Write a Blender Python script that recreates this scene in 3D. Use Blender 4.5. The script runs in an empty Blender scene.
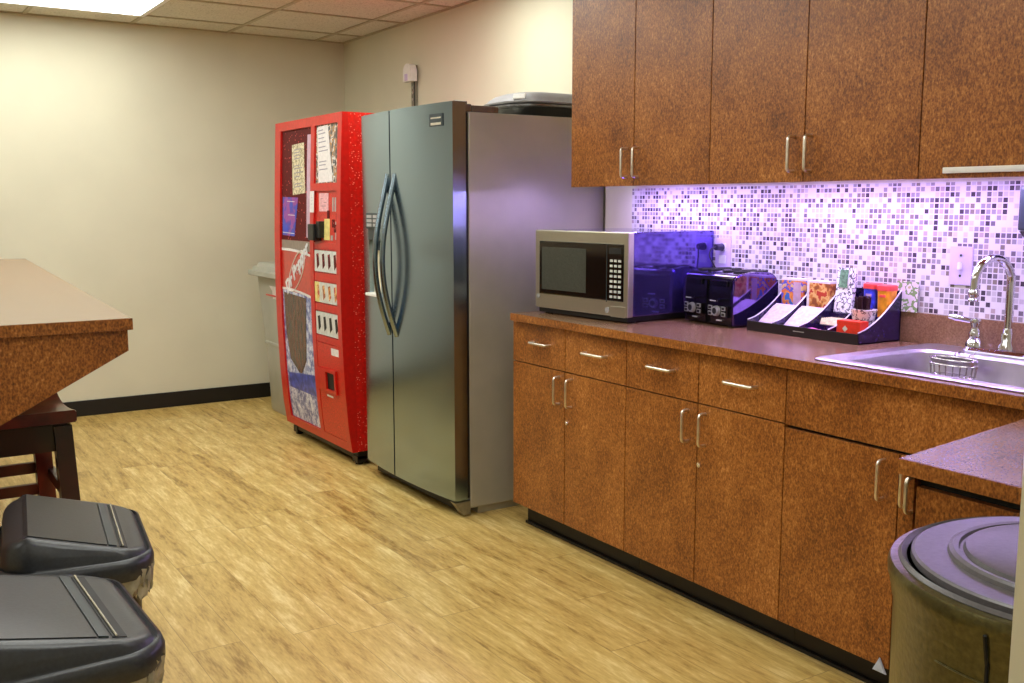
import bpy, bmesh, math, random
from mathutils import Vector, Matrix
random.seed(7)
D = bpy.data
SC = bpy.context.scene
COL = SC.collection
PI = math.pi

# ------------------------------------------------------------------ camera
cam = D.cameras.new('camera'); cam.sensor_width = 36.0
cam.lens = 1011.1 / 1024 * 36.0; cam.clip_start = 0.02
co = D.objects.new('camera', cam); COL.objects.link(co)
co.location = (0, 0, 1.335)
co.rotation_euler = (math.radians(90 - 7.716), 0, math.radians(-32.936))
SC.camera = co

# ------------------------------------------------------------------ world, exposure
w = D.worlds.new('world'); SC.world = w; w.use_nodes = True
w.node_tree.nodes['Background'].inputs[0].default_value = (0.95, 0.97, 1.0, 1)
w.node_tree.nodes['Background'].inputs[1].default_value = 0.25
SC.view_settings.view_transform = 'Standard'
SC.view_settings.look = 'None'
SC.view_settings.gamma = 1.0
SC.view_settings.use_curve_mapping = False
SC.view_settings.exposure = 0.41
PANEL_EMIT = 6.3          # ceiling light diffusers
STRIP_EMIT = 50.0         # violet strips under the wall cabinets
CEIL_Z = 2.46
XF = 2.237                # face of the base cabinet doors
XK = 2.83                 # kitchen wall
XA = 2.99                 # alcove wall behind the fridge
YB = 6.79                 # back wall

# ------------------------------------------------------------------ materials
def lin(c):
    return tuple(((v / 255) / 12.92 if v / 255 <= 0.04045 else ((v / 255 + 0.055) / 1.055) ** 2.4) for v in c)

class NT:
    def __init__(s, name):
        s.m = D.materials.new(name); s.m.use_nodes = True
        s.t = s.m.node_tree; s.n = s.t.nodes; s.l = s.t.links
        s.b = s.n['Principled BSDF']
    def node(s, k, **kw):
        n = s.n.new(k)
        for a, v in kw.items(): setattr(n, a, v)
        return n
    def link(s, a, b): s.l.new(a, b)
    def coords(s, scale=(1, 1, 1), kind='Object'):
        tc = s.node('ShaderNodeTexCoord'); mp = s.node('ShaderNodeMapping')
        s.link(tc.outputs[kind], mp.inputs[0]); mp.inputs['Scale'].default_value = scale
        return mp.outputs[0]
    def noise(s, vec, scale, detail=3, rough=0.5):
        n = s.node('ShaderNodeTexNoise'); s.link(vec, n.inputs['Vector'])
        n.inputs['Scale'].default_value = scale; n.inputs['Detail'].default_value = detail
        n.inputs['Roughness'].default_value = rough
        return n.outputs['Fac']
    def ramp(s, fac, stops, interp='LINEAR'):
        r = s.node('ShaderNodeValToRGB'); s.link(fac, r.inputs[0]); cr = r.color_ramp
        cr.interpolation = interp
        while len(cr.elements) < len(stops): cr.elements.new(0.5)
        for e, (p, c) in zip(cr.elements, stops): e.position = p; e.color = (*lin(c), 1)
        return r.outputs[0]
    def math(s, op, a, b=None, c=None):
        n = s.node('ShaderNodeMath', operation=op)
        for i, v in enumerate((a, b, c)):
            if v is None: continue
            if isinstance(v, (int, float)): n.inputs[i].default_value = v
            else: s.link(v, n.inputs[i])
        return n.outputs[0]
    def mix(s, fac, a, b, mode='MIX'):
        n = s.node('ShaderNodeMix', data_type='RGBA', blend_type=mode)
        for i, v in ((0, fac), (6, a), (7, b)):
            if isinstance(v, (int, float)): n.inputs[i].default_value = v
            elif isinstance(v, tuple): n.inputs[i].default_value = (*lin(v), 1)
            else: s.link(v, n.inputs[i])
        return n.outputs[2]
    def bump(s, h, strength=0.2, dist=0.002):
        b = s.node('ShaderNodeBump'); b.inputs['Strength'].default_value = strength
        b.inputs['Distance'].default_value = dist
        s.link(h, b.inputs['Height']); s.link(b.outputs[0], s.b.inputs['Normal'])
    def set(s, rough=0.5, metal=0.0, spec=0.5, coat=0.0):
        s.b.inputs['Roughness'].default_value = rough; s.b.inputs['Metallic'].default_value = metal
        s.b.inputs['Specular IOR Level'].default_value = spec
        s.b.inputs['Coat Weight'].default_value = coat
        s.b.inputs['Coat Roughness'].default_value = 0.08
    def color(s, c): s.link(c, s.b.inputs['Base Color'])

def plain(name, c, rough=0.5, metal=0.0, spec=0.5, coat=0.0, var=0.06, nscale=40, bump=0.0, trans=0.0, emit=0.0):
    t = NT(name); t.set(rough, metal, spec, coat)
    v = t.coords()
    f = t.noise(v, nscale)
    dark = tuple(max(0, x * (1 - var)) for x in c); lite = tuple(min(255, x * (1 + var)) for x in c)
    t.color(t.ramp(f, [(0.3, dark), (0.7, lite)]))
    if bump: t.bump(f, bump, 0.001)
    if trans: t.b.inputs['Transmission Weight'].default_value = trans
    if emit:
        t.b.inputs['Emission Color'].default_value = (*lin(c), 1)
        t.b.inputs['Emission Strength'].default_value = emit
    return t.m

def speckled(name, base, dot, scale, thr, rough=0.3, coat=0.3, spec=0.5):
    t = NT(name); t.set(rough, 0, spec, coat)
    v = t.coords(); vo = t.node('ShaderNodeTexVoronoi'); t.link(v, vo.inputs['Vector']); vo.inputs['Scale'].default_value = scale
    n = t.noise(v, scale * 0.6, 2)
    m = t.math('MULTIPLY', t.math('LESS_THAN', vo.outputs['Distance'], thr), t.math('GREATER_THAN', n, 0.5))
    base2 = t.ramp(t.noise(v, 60), [(0.3, tuple(x * 0.85 for x in base)), (0.7, base)])
    t.color(t.mix(m, base2, dot))
    return t.m

def printed(name, cols, scale=60, rough=0.4, interp='CONSTANT', stretch=(1, 1, 1)):
    t = NT(name); t.set(rough, 0, 0.5)
    f = t.noise(t.coords(stretch), scale, 2)
    k = len(cols)
    t.color(t.ramp(f, [(0.0 if i == 0 else 0.35 + 0.3 * i / k, c) for i, c in enumerate(cols)], interp))
    return t.m

def laminate():
    t = NT('wood_laminate'); t.set(0.33, 0, 0.45)
    v = t.coords()
    big = t.noise(v, 5, 3)
    vs = t.coords((1, 1, 0.6))
    fine = t.noise(vs, 150, 4, 0.75)
    vo = t.node('ShaderNodeTexVoronoi'); t.link(t.coords((1, 1, 0.55)), vo.inputs['Vector']); vo.inputs['Scale'].default_value = 230
    f = t.math('ADD', t.math('MULTIPLY', fine, 0.72), t.math('MULTIPLY', vo.outputs['Distance'], 0.22))
    f = t.math('ADD', f, t.math('MULTIPLY', t.math('SUBTRACT', big, 0.5), 0.30))
    t.color(t.ramp(f, [(0.28, (80, 41, 14)), (0.45, (138, 81, 34)), (0.57, (174, 110, 50)), (0.72, (210, 152, 88))]))
    t.bump(fine, 0.12, 0.0006)
    return t.m

def worktop_mat():
    t = NT('worktop_laminate'); t.set(0.22, 0, 0.6)
    v = t.coords()
    f = t.noise(v, 170, 4, 0.75); big = t.noise(v, 12, 3)
    f = t.math('ADD', t.math('MULTIPLY', f, 0.8), t.math('MULTIPLY', big, 0.2))
    t.color(t.ramp(f, [(0.30, (98, 72, 52)), (0.5, (130, 97, 71)), (0.7, (158, 122, 93))]))
    return t.m

def floor_mat():
    t = NT('oak_plank_floor'); t.set(0.36, 0, 0.4)
    v = t.coords()
    sp = t.node('ShaderNodeSeparateXYZ'); t.link(v, sp.inputs[0])
    X, Y = sp.outputs[0], sp.outputs[1]
    row = t.math('FLOOR', t.math('DIVIDE', X, 0.152))
    wn = t.node('ShaderNodeTexWhiteNoise', noise_dimensions='1D'); t.link(row, wn.inputs['W'])
    yy = t.math('ADD', t.math('DIVIDE', Y, 1.2), t.math('MULTIPLY', wn.outputs[0], 1.0))
    colm = t.math('FLOOR', yy)
    cx = t.node('ShaderNodeCombineXYZ'); t.link(row, cx.inputs[0]); t.link(colm, cx.inputs[1])
    wn2 = t.node('ShaderNodeTexWhiteNoise', noise_dimensions='3D'); t.link(cx.outputs[0], wn2.inputs['Vector'])
    tone = wn2.outputs[0]
    fx = t.math('FRACT', t.math('DIVIDE', X, 0.152)); fy = t.math('FRACT', yy)
    seam = t.math('MAXIMUM', t.math('GREATER_THAN', t.math('ABSOLUTE', t.math('SUBTRACT', fx, 0.5)), 0.494),
                  t.math('GREATER_THAN', t.math('ABSOLUTE', t.math('SUBTRACT', fy, 0.5)), 0.4988))
    # grain
    off = t.node('ShaderNodeCombineXYZ'); t.link(t.math('MULTIPLY', X, 11.0), off.inputs[0])
    t.link(t.math('ADD', t.math('MULTIPLY', Y, 1.5), t.math('MULTIPLY', tone, 40)), off.inputs[1]); t.link(tone, off.inputs[2])
    g1 = t.noise(off.outputs[0], 2.2, 5, 0.65)
    g2 = t.noise(off.outputs[0], 11, 4, 0.7)
    f = t.math('ADD', t.math('MULTIPLY', g1, 0.65), t.math('MULTIPLY', g2, 0.35))
    f = t.math('ADD', f, t.math('MULTIPLY', t.math('SUBTRACT', tone, 0.5), 0.10))
    c = t.ramp(f, [(0.35, (146, 114, 56)), (0.45, (188, 156, 88)), (0.54, (204, 174, 104)), (0.67, (230, 208, 146))])
    t.color(t.mix(t.math('MULTIPLY', seam, 0.6), c, (120, 92, 50)))
    t.bump(g2, 0.06, 0.0006)
    return t.m

def mosaic_mat():
    t = NT('mosaic_tiles'); t.set(0.22, 0, 0.6)
    v = t.coords()
    sp = t.node('ShaderNodeSeparateXYZ'); t.link(v, sp.inputs[0])
    P = 0.0172
    a = t.math('DIVIDE', sp.outputs[1], P); b = t.math('DIVIDE', sp.outputs[2], P)
    ia, ib = t.math('FLOOR', a), t.math('FLOOR', b)
    cx = t.node('ShaderNodeCombineXYZ'); t.link(ia, cx.inputs[0]); t.link(ib, cx.inputs[1])
    wn = t.node('ShaderNodeTexWhiteNoise', noise_dimensions='3D'); t.link(cx.outputs[0], wn.inputs['Vector'])
    c = t.ramp(wn.outputs[0], [(0.0, (222, 218, 216)), (0.26, (196, 190, 192)), (0.44, (150, 144, 148)),
                               (0.62, (116, 108, 116)), (0.78, (76, 68, 78)), (0.86, (176, 160, 158)), (0.94, (132, 122, 112))], 'CONSTANT')
    fa, fb = t.math('ABSOLUTE', t.math('SUBTRACT', t.math('FRACT', a), 0.5)), t.math('ABSOLUTE', t.math('SUBTRACT', t.math('FRACT', b), 0.5))
    gr = t.math('GREATER_THAN', t.math('MAXIMUM', fa, fb), 0.40)
    t.color(t.mix(gr, c, (214, 210, 210)))
    t.link(t.math('ADD', t.math('MULTIPLY', gr, 0.5), 0.15), t.b.inputs['Roughness'])
    t.bump(t.math('SUBTRACT', 1.0, gr), 0.25, 0.001)
    return t.m

def ceiling_mat():
    t = NT('ceiling_tile'); t.set(0.9, 0, 0.2)
    v = t.coords()
    f = t.noise(v, 90, 4, 0.8)
    t.color(t.ramp(f, [(0.34, (160, 154, 138)), (0.44, (216, 212, 196)), (0.6, (226, 222, 208))]))
    return t.m

def steel(name, c, rough=0.25, stretch=(1, 1, 60), metal=1.0):
    t = NT(name); t.set(rough, metal, 0.5)
    f = t.noise(t.coords(stretch), 30, 3)
    t.color(t.ramp(f, [(0.3, tuple(x * 0.95 for x in c)), (0.7, c)]))
    t.link(t.math('ADD', t.math('MULTIPLY', f, 0.08), rough - 0.04), t.b.inputs['Roughness'])
    return t.m

def ice_mat():
    t = NT('ice_print'); t.set(0.3, 0, 0.5, 0.4)
    v = t.coords()
    n = t.noise(v, 22, 5, 0.75)
    t.color(t.ramp(n, [(0.36, (56, 64, 136)), (0.46, (118, 126, 180)), (0.54, (190, 196, 222)), (0.64, (238, 238, 246))]))
    return t.m

M = dict(
    wall=plain('wall_paint', (216, 212, 190), 0.7, var=0.012, nscale=3),
    ceil=ceiling_mat(),
    grid=plain('ceiling_grid', (178, 168, 140), 0.5),
    floor=floor_mat(), lam=laminate(), top=worktop_mat(), tile=mosaic_mat(),
    black=plain('black_vinyl', (16, 14, 14), 0.45), blackgloss=plain('black_gloss', (10, 9, 12), 0.1, coat=0.6),
    toekick=plain('toe_kick', (16, 9, 9), 0.5),
    gap=plain('gap_shade', (38, 20, 10), 0.6),
    nickel=plain('brushed_nickel', (232, 224, 210), 0.34, 1.0), chrome=plain('chrome', (228, 228, 240), 0.07, 1.0, var=0.01),
    fridge=steel('stainless_door', (156, 176, 194), 0.2), fridgeside=plain('fridge_side', (180, 176, 160), 0.36, 0.25, var=0.03, nscale=6),
    sink=steel('sink_steel', (205, 200, 205), 0.36, (1, 1, 1)),
    mwsteel=steel('microwave_steel', (204, 199, 184), 0.32, (1, 60, 1), 0.9),
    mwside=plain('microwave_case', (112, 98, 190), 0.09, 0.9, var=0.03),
    glassblack=plain('dark_glass', (8, 9, 10), 0.06, coat=0.5), mesh=plain('window_mesh', (62, 64, 58), 0.3, nscale=400, var=0.3),
    key=plain('key_print', (205, 205, 200), 0.4), white=plain('white_plastic', (236, 234, 232), 0.35, var=0.02),
    lilac=plain('lilac_switch_plate', (206, 190, 226), 0.35, var=0.02),
    red=speckled('red_sparkle_side', (222, 24, 14), (250, 150, 130), 80, 0.24),
    redframe=plain('red_frame', (192, 20, 10), 0.34, coat=0.08, var=0.05),
    reddoor=plain('red_front_panel', (192, 36, 22), 0.4, coat=0.05, var=0.16, nscale=160),
    darkred=speckled('dark_red_poster', (96, 6, 10), (206, 90, 90), 50, 0.22, 0.6, 0.0, 0.2),
    paper=plain('paper', (222, 216, 214), 0.7, var=0.04, nscale=60), cream=printed('taped_notice_print', [(218, 206, 170), (214, 200, 166), (150, 136, 104), (222, 212, 180)], 38),
    envelope=plain('envelope_paper', (206, 190, 200), 0.6, var=0.08, nscale=90),
    writing=plain('ink_lines', (150, 146, 156), 0.7),
    purple=printed('violet_poster_print', [(96, 30, 130), (150, 50, 150), (46, 44, 170), (30, 60, 190)], 14, 0.3, 'LINEAR'),
    greyband=plain('grey_band', (136, 122, 112), 0.35), lilacpaper=plain('lilac_strip', (190, 160, 180), 0.5),
    brandred=plain('logo_red', (186, 44, 34), 0.3, coat=0.4), silver=plain('logo_silver', (214, 214, 220), 0.3, coat=0.3),
    glassprint=printed('cola_glass_print', [(60, 34, 30), (84, 60, 50), (112, 74, 60), (70, 60, 52)], 14, 0.25, 'LINEAR', (1, 3, 0.5)),
    ice=ice_mat(), bluedeep=plain('deep_blue_print', (62, 74, 160), 0.3, coat=0.3, var=0.3, nscale=30),
    trinket=printed('notice_board_scraps', [(70, 64, 62), (128, 122, 118), (176, 120, 40), (216, 214, 212), (60, 58, 60)], 26),
    yellow=plain('yellow_tag', (226, 210, 130), 0.5), pink=plain('pink_card', (226, 170, 176), 0.5, var=0.1, nscale=80),
    bottleprint=printed('bottle_icons', [(226, 222, 214), (210, 206, 200), (60, 36, 34), (170, 40, 40)], 45, stretch=(1, 1, 0.5)),
    greybin=plain('grey_bin_plastic', (168, 168, 156), 0.5, var=0.03, nscale=8),
    binblack=plain('bin_black_plastic', (46, 48, 52), 0.34, spec=0.5, var=0.12, nscale=160, bump=0.15),
    binbody=plain('bin_body_brown', (30, 20, 12), 0.4), canblack=plain('round_bin_plastic', (92, 86, 52), 0.28, 0.6, var=0.12, nscale=110, bump=0.5),
    lidgrey=plain('round_bin_lid', (86, 82, 84), 0.36, var=0.06, nscale=140, bump=0.15),
    bag=plain('bin_liner', (206, 200, 176), 0.25, var=0.12, nscale=30, trans=0.35),
    cherry=plain('cherry_wood', (92, 22, 14), 0.3, coat=0.3, var=0.3, nscale=14), darkwood=plain('dark_cherry', (44, 16, 14), 0.35, coat=0.3, var=0.3, nscale=14),
    tray=plain('grey_tray', (140, 138, 142), 0.5, 0.0, var=0.02), traymid=plain('tray_steel', (130, 130, 132), 0.25, 0.8), alu=plain('aluminium', (150, 146, 136), 0.35, 0.8),
    organizer=plain('organizer_purple_black', (34, 22, 60), 0.25, coat=0.3, var=0.2, nscale=60), orgface=plain('organizer_lip', (26, 18, 24), 0.3),
    orgedge=plain('organizer_white_edge', (226, 216, 226), 0.4),
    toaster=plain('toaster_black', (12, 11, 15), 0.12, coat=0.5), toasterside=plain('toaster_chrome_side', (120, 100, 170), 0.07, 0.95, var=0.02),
    silverlabel=plain('dial_silver', (176, 176, 178), 0.3, 0.3),
    teabox=printed('tea_box_print', [(60, 110, 190), (226, 150, 60), (220, 120, 60), (90, 90, 190), (222, 190, 120)], 28),
    cocoabox=printed('cocoa_box_print', [(150, 80, 40), (206, 130, 60), (226, 180, 110), (190, 60, 40)], 34),
    cardprint=printed('scroll_card_print', [(240, 236, 240), (236, 230, 236), (90, 86, 96), (240, 236, 240), (240, 236, 240)], 48),
    leafprint=plain('leaf_print', (96, 136, 100), 0.5, var=0.25, nscale=120),
    redlid=plain('red_lid', (230, 76, 76), 0.35), bluetub=plain('blue_tub', (54, 60, 190), 0.3, var=0.3, nscale=40), orangetub=plain('orange_tub', (240, 150, 40), 0.3, var=0.15, nscale=40),
    cup=printed('scroll_cup_print', [(240, 236, 238), (236, 232, 234), (84, 66, 90), (240, 236, 238), (240, 236, 238)], 60),
    stirrer=plain('dark_stirrer', (52, 22, 34), 0.35), redbox=plain('red_box', (226, 50, 26), 0.4),
    sachetpink=plain('pink_sachet', (234, 110, 176), 0.5, var=0.15, nscale=120), sachetcream=plain('cream_sachet', (226, 210, 170), 0.5, var=0.1, nscale=120),
    board=plain('grey_board', (46, 56, 60), 0.4), cordgrey=plain('cord_plastic', (40, 32, 60), 0.4),
    cardgreen=printed('leaf_card_print', [(214, 200, 206), (120, 150, 90), (222, 210, 214), (176, 170, 120)], 30),
    lightdiff=plain('light_diffuser', (252, 255, 248), 0.4, var=0.0, emit=PANEL_EMIT),
    strip=plain('violet_light_strip', (202, 174, 255), 0.4, var=0.0, emit=STRIP_EMIT),
    caddy=plain('wire_caddy', (190, 186, 186), 0.25, 0.9), hole=plain('hatch_dark', (10, 8, 8), 0.6), recess=plain('dispenser_recess', (218, 210, 180), 0.4),
    bumper=plain('clear_bumper', (190, 200, 220), 0.3),
)

# ------------------------------------------------------------------ builders
ORG = {}
def link(o): COL.objects.link(o); return o
def tag(o, label=None, cat=None, group=None, kind=None):
    if label: o['label'] = label
    if cat: o['category'] = cat
    if group: o['group'] = group
    if kind: o['kind'] = kind
    return o
def thing(name, label, cat, loc, group=None, rot=0.0, local=False):
    o = link(D.objects.new(name, None)); o.location = loc; o.rotation_euler = (0, 0, rot)
    o.empty_display_size = 0.05
    ORG[o.name] = Vector((0, 0, 0)) if local else Vector(loc)
    return tag(o, label, cat, group)
def obj(name, bm, mat, parent=None, smooth=False, label=None, cat=None, group=None, kind=None, ang=40, org=None):
    if parent is not None:
        off = ORG[parent.name]
        bmesh.ops.translate(bm, verts=bm.verts, vec=-off)
    elif org is not None:
        bmesh.ops.translate(bm, verts=bm.verts, vec=-Vector(org))
    bmesh.ops.recalc_face_normals(bm, faces=bm.faces)
    me = D.meshes.new(name); bm.to_mesh(me); bm.free()
    me.materials.append(M[mat] if isinstance(mat, str) else mat)
    if smooth:
        me.polygons.foreach_set('use_smooth', [True] * len(me.polygons))
        me.set_sharp_from_angle(angle=math.radians(ang))
    o = link(D.objects.new(name, me))
    if parent is not None:
        o.parent = parent; ORG[o.name] = ORG[parent.name]
    else:
        ORG[o.name] = Vector(org) if org is not None else Vector((0, 0, 0))
        if org is not None: o.location = org
    return tag(o, label, cat, group, kind)
def copy_tree(o, parent=None):
    c = o.copy(); COL.objects.link(c)
    if parent is not None: c.parent = parent
    for k in ('label',):
        pass
    for ch in list(o.children): copy_tree(ch, c)
    return c
def B(): return bmesh.new()
def box(bm, x0, x1, y0, y1, z0, z1, bev=0.0, seg=2):
    vs = [bm.verts.new((x, y, z)) for x in (x0, x1) for y in (y0, y1) for z in (z0, z1)]
    q = [(0, 1, 3, 2), (4, 6, 7, 5), (0, 4, 5, 1), (2, 3, 7, 6), (0, 2, 6, 4), (1, 5, 7, 3)]
    fs = [bm.faces.new([vs[i] for i in f]) for f in q]
    if bev > 0:
        es = list({e for f in fs for e in f.edges})
        bmesh.ops.bevel(bm, geom=es, offset=bev, segments=seg, affect='EDGES', profile=0.6)
    return bm
def bx(x0, x1, y0, y1, z0, z1, bev=0.0): return box(B(), x0, x1, y0, y1, z0, z1, bev)
def prism(bm, poly, axis, a0, a1, bev=0.0):
    """poly: list of 2-D points in the two other axes (order x,y,z minus axis)."""
    def P(p, a):
        if axis == 'x': return (a, p[0], p[1])
        if axis == 'y': return (p[0], a, p[1])
        return (p[0], p[1], a)
    lo = [bm.verts.new(P(p, a0)) for p in poly]; hi = [bm.verts.new(P(p, a1)) for p in poly]
    n = len(poly)
    fs = [bm.faces.new(lo), bm.faces.new(hi[::-1])]
    for i in range(n): fs.append(bm.faces.new([lo[i], hi[i], hi[(i + 1) % n], lo[(i + 1) % n]]))
    if bev > 0:
        bmesh.ops.bevel(bm, geom=list({e for f in fs[:2] for e in f.edges}), offset=bev, segments=2, affect='EDGES')
    return bm
def tube(bm, pts, r, n=8, closed=False):
    pts = [Vector(p) for p in pts]; rs = r if isinstance(r, (list, tuple)) else [r] * len(pts)
    rings = []; N = len(pts); up = None
    for i, p in enumerate(pts):
        if closed: d = (pts[(i + 1) % N] - pts[i - 1]).normalized()
        else: d = (pts[min(i + 1, N - 1)] - pts[max(i - 1, 0)]).normalized()
        if up is None:
            up = Vector((0, 0, 1)) if abs(d.z) < 0.9 else Vector((1, 0, 0))
        a = d.cross(up).normalized(); b = a.cross(d).normalized(); up = b
        rings.append([bm.verts.new(p + rs[i] * (math.cos(2 * PI * k / n) * a + math.sin(2 * PI * k / n) * b)) for k in range(n)])
    m = N if closed else N - 1
    for i in range(m):
        A, C = rings[i], rings[(i + 1) % N]
        for k in range(n): bm.faces.new([A[k], A[(k + 1) % n], C[(k + 1) % n], C[k]])
    if not closed:
        bm.faces.new(rings[0][::-1]); bm.faces.new(rings[-1])
    return bm
def lathe(bm, prof, cx, cy, n=32):
    """prof: list of (r, z)."""
    rings = []
    for r, z in prof:
        if r < 1e-6: rings.append([bm.verts.new((cx, cy, z))])
        else: rings.append([bm.verts.new((cx + r * math.cos(2 * PI * k / n), cy + r * math.sin(2 * PI * k / n), z)) for k in range(n)])
    for A, C in zip(rings, rings[1:]):
        for k in range(n):
            k2 = (k + 1) % n
            if len(A) == 1 and len(C) == 1: continue
            if len(A) == 1: bm.faces.new([A[0], C[k], C[k2]])
            elif len(C) == 1: bm.faces.new([A[k], C[0], A[k2]])
            else: bm.faces.new([A[k], A[k2], C[k2], C[k]])
    for R, rev in ((rings[0], True), (rings[-1], False)):
        if len(R) > 1: bm.faces.new(R[::-1] if rev else R)
    return bm
def rounded(pts, r, k=4):
    pts = [Vector(p) for p in pts]; out = [pts[0]]
    for a, b, c in zip(pts, pts[1:], pts[2:]):
        p = b + (a - b).normalized() * r; q = b + (c - b).normalized() * r
        for i in range(k + 1):
            t = i / k; out.append((1 - t) ** 2 * p + 2 * t * (1 - t) * b + t * t * q)
    out.append(pts[-1]); return out
def cylx(bm, x0, x1, y, z, r, n=20):
    return tube(bm, [(x0, y, z), (x1, y, z)], r, n)
def quad_sheet(bm, p, nrm, th):
    """a thin sheet of thickness th through four corners p."""
    nrm = Vector(nrm).normalized() * th
    a = [bm.verts.new(Vector(q)) for q in p]; b = [bm.verts.new(Vector(q) + nrm) for q in p]
    bm.faces.new(a); bm.faces.new(b[::-1])
    for i in range(4): bm.faces.new([a[i], a[(i + 1) % 4], b[(i + 1) % 4], b[i]])
    return bm
def text_mesh(body, size, mtx, depth=0.0015, shear=0.0, bold=0.0):
    cu = D.curves.new('lettering', 'FONT'); cu.body = body; cu.size = size; cu.extrude = depth
    cu.align_x = 'CENTER'; cu.align_y = 'CENTER'; cu.shear = shear; cu.offset = bold
    o = D.objects.new('lettering', cu); COL.objects.link(o)
    bpy.context.view_layer.update()
    me = D.meshes.new_from_object(o.evaluated_get(bpy.context.evaluated_depsgraph_get()))
    bm = B(); bm.from_mesh(me); D.objects.remove(o); D.curves.remove(cu); D.meshes.remove(me)
    bm.transform(mtx); return bm

# ================================================================== THE ROOM
def struct(name, bm, mat, **k): return obj(name, bm, mat, kind='structure', **k)
struct('floor', bx(-4.1, XA + .1, -3.1, YB + .1, -.08, 0), 'floor')
struct('ceiling', bx(-4.1, XA + .1, -3.1, YB + .1, CEIL_Z, CEIL_Z + .06), 'ceil')
struct('wall_back', bx(-4.1, XA + .1, YB, YB + .1, 0, CEIL_Z), 'wall')
struct('wall_alcove', bx(XA, XA + .1, 3.6, YB, 0, CEIL_Z), 'wall')
struct('wall_kitchen', bx(XK, XA + .1, -.1, 3.6, 0, CEIL_Z), 'wall')
struct('wall_partition', bx(.9, 1.02, -3.1, .512, 0, CEIL_Z), 'wall')
struct('wall_right', bx(1.02, XK, -.1, 0, 0, CEIL_Z), 'wall')
struct('wall_left', bx(-4.1, -4.0, -3.1, YB, 0, CEIL_Z), 'wall')
struct('wall_front', bx(-4.0, .9, -3.1, -3.0, 0, CEIL_Z), 'wall')
b = B(); box(b, -4.0, XA - .012, YB - .012, YB, 0, .1, .003); struct('baseboard_back', b, 'black')
b = B(); box(b, XA - .012, XA, 3.6, YB, 0, .1, .003); struct('baseboard_right', b, 'black')
# ceiling grid
gb = B()
LX = [1.555 + .61 * k for k in range(-9, 3)]
LY = [6.455 - .61 * k for k in range(0, 16)]
for x in LX: box(gb, x - .012, x + .012, -3.0, YB, CEIL_Z - .006, CEIL_Z + .002)
for y in LY: box(gb, -4.0, XA, y - .012, y + .012, CEIL_Z - .0062, CEIL_Z + .002)
box(gb, -4.0, XA, YB - .02, YB, CEIL_Z - .007, CEIL_Z); box(gb, XA - .02, XA, 3.6, YB, CEIL_Z - .0072, CEIL_Z)
struct('trim_1', gb, 'grid')
# fluorescent panels, four feet by two, set in the grid
def panel(x1, y1, label, group=None):
    t = thing('ceiling_light', label, 'light', (x1 - .61, y1 - .305, CEIL_Z - .012), group)
    f = B()
    for a in ((x1 - 1.22, x1, y1 - .03, y1), (x1 - 1.22, x1, y1 - .61, y1 - .58), (x1 - 1.22, x1 - 1.19, y1 - .58, y1 - .03), (x1 - .03, x1, y1 - .58, y1 - .03)):
        box(f, *a, CEIL_Z - .012, CEIL_Z - .0005)
    obj('frame', f, 'white', t)
    obj('diffuser', bx(x1 - 1.19, x1 - .03, y1 - .58, y1 - .03, CEIL_Z - .010, CEIL_Z - .001), 'lightdiff', t)
panel(1.555 , 6.455 , 'bright rectangular ceiling light panel set in the tiled ceiling by the back wall')
for i, (x1, y1) in enumerate([(2.775, 4.625), (.335, 5.235), (1.555, 5.235), (1.555, 4.015), (1.555, 2.795), (1.555, 1.575), (-1.495, 5.235), (-1.495, 2.795), (-1.495, .355), (.335, -.865)]):  # unseen panels added to brighten the walls, refrigerator and vending machine
    panel(x1, y1, 'unseen ceiling light panel added as fill light', 'fill light panels added out of view')

# ================================================================== BASE CABINETS
def pull_v(bm, x, y, z0, z1, r=.0054, so=.028):
    if so > .025: y += .010
    tube(bm, rounded([(x, y, z0), (x - so, y, z0), (x - so, y, z1), (x, y, z1)], .012), r, 10)
def pull_h(bm, x, y0, y1, z, r=.0054, so=.028):
    y0 += .018
    tube(bm, rounded([(x, y0, z), (x - so, y0, z), (x - so, y1, z), (x, y1, z)], .012), r, 10)
G = .0021
def front(kind, t, y0, y1, z0, z1, xf=XF, grip=None, lock=None):
    d = obj(kind, bx(xf, xf + .018, y0 + G, y1 - G, z0 + G, z1 - G, .0012), 'lam', t)
    if grip:
        b = B()
        if grip[0] == 'v': pull_v(b, xf + .001, grip[1], grip[2], grip[3])
        else: pull_h(b, xf + .001, grip[1], grip[2], grip[3])
        obj('handle', b, 'nickel', d, smooth=True)
    if lock:
        b = B(); cylx(b, xf - .004, xf + .001, lock[0], lock[1], .008); cylx(b, xf - .0055, xf - .0035, lock[0], lock[1], .0035, 10)
        obj('lock', b, 'chrome', d, smooth=True)
    return d
def base_cabinet(y0, y1, label):
    t = thing('base_cabinet', label, 'cabinet', (XF + .29, (y0 + y1) / 2, 0))
    obj('carcass', bx(XF + .0205, XK - .004, y0 + .0005, y1 - .0005, .1, .869), 'lam', t)
    obj('door_gap_shade', bx(XF + .0193, XF + .0204, y0 + .0015, y1 - .0015, .101, .868), 'hole', t)  # thin dark sheet behind the fronts, paints the shade in their gaps
    obj('toe_kick', bx(XF + .075, XF + .09, y0 + .0005, y1 - .0005, 0, .1), 'toekick', t)
    return t
DZ, DT, TOP = .1, .702, .866
t = base_cabinet(2.717, 3.445, 'mottled brown base cabinet nearest the refrigerator, with two drawers over two doors')
front('drawer', t, 3.082, 3.445, DT, TOP, grip=('h', 3.163, 3.295, .793))
front('drawer', t, 2.717, 3.082, DT, TOP, grip=('h', 2.809, 2.951, .793))
front('door', t, 3.082, 3.445, DZ, DT, grip=('v', 3.109, .573, .678))
front('door', t, 2.717, 3.082, DZ, DT, grip=('v', 3.030, .573, .678), lock=(3.066, .507))
t = base_cabinet(1.990, 2.717, 'mottled brown base cabinet below the toaster and snack organizer, two drawers over two doors')
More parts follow.
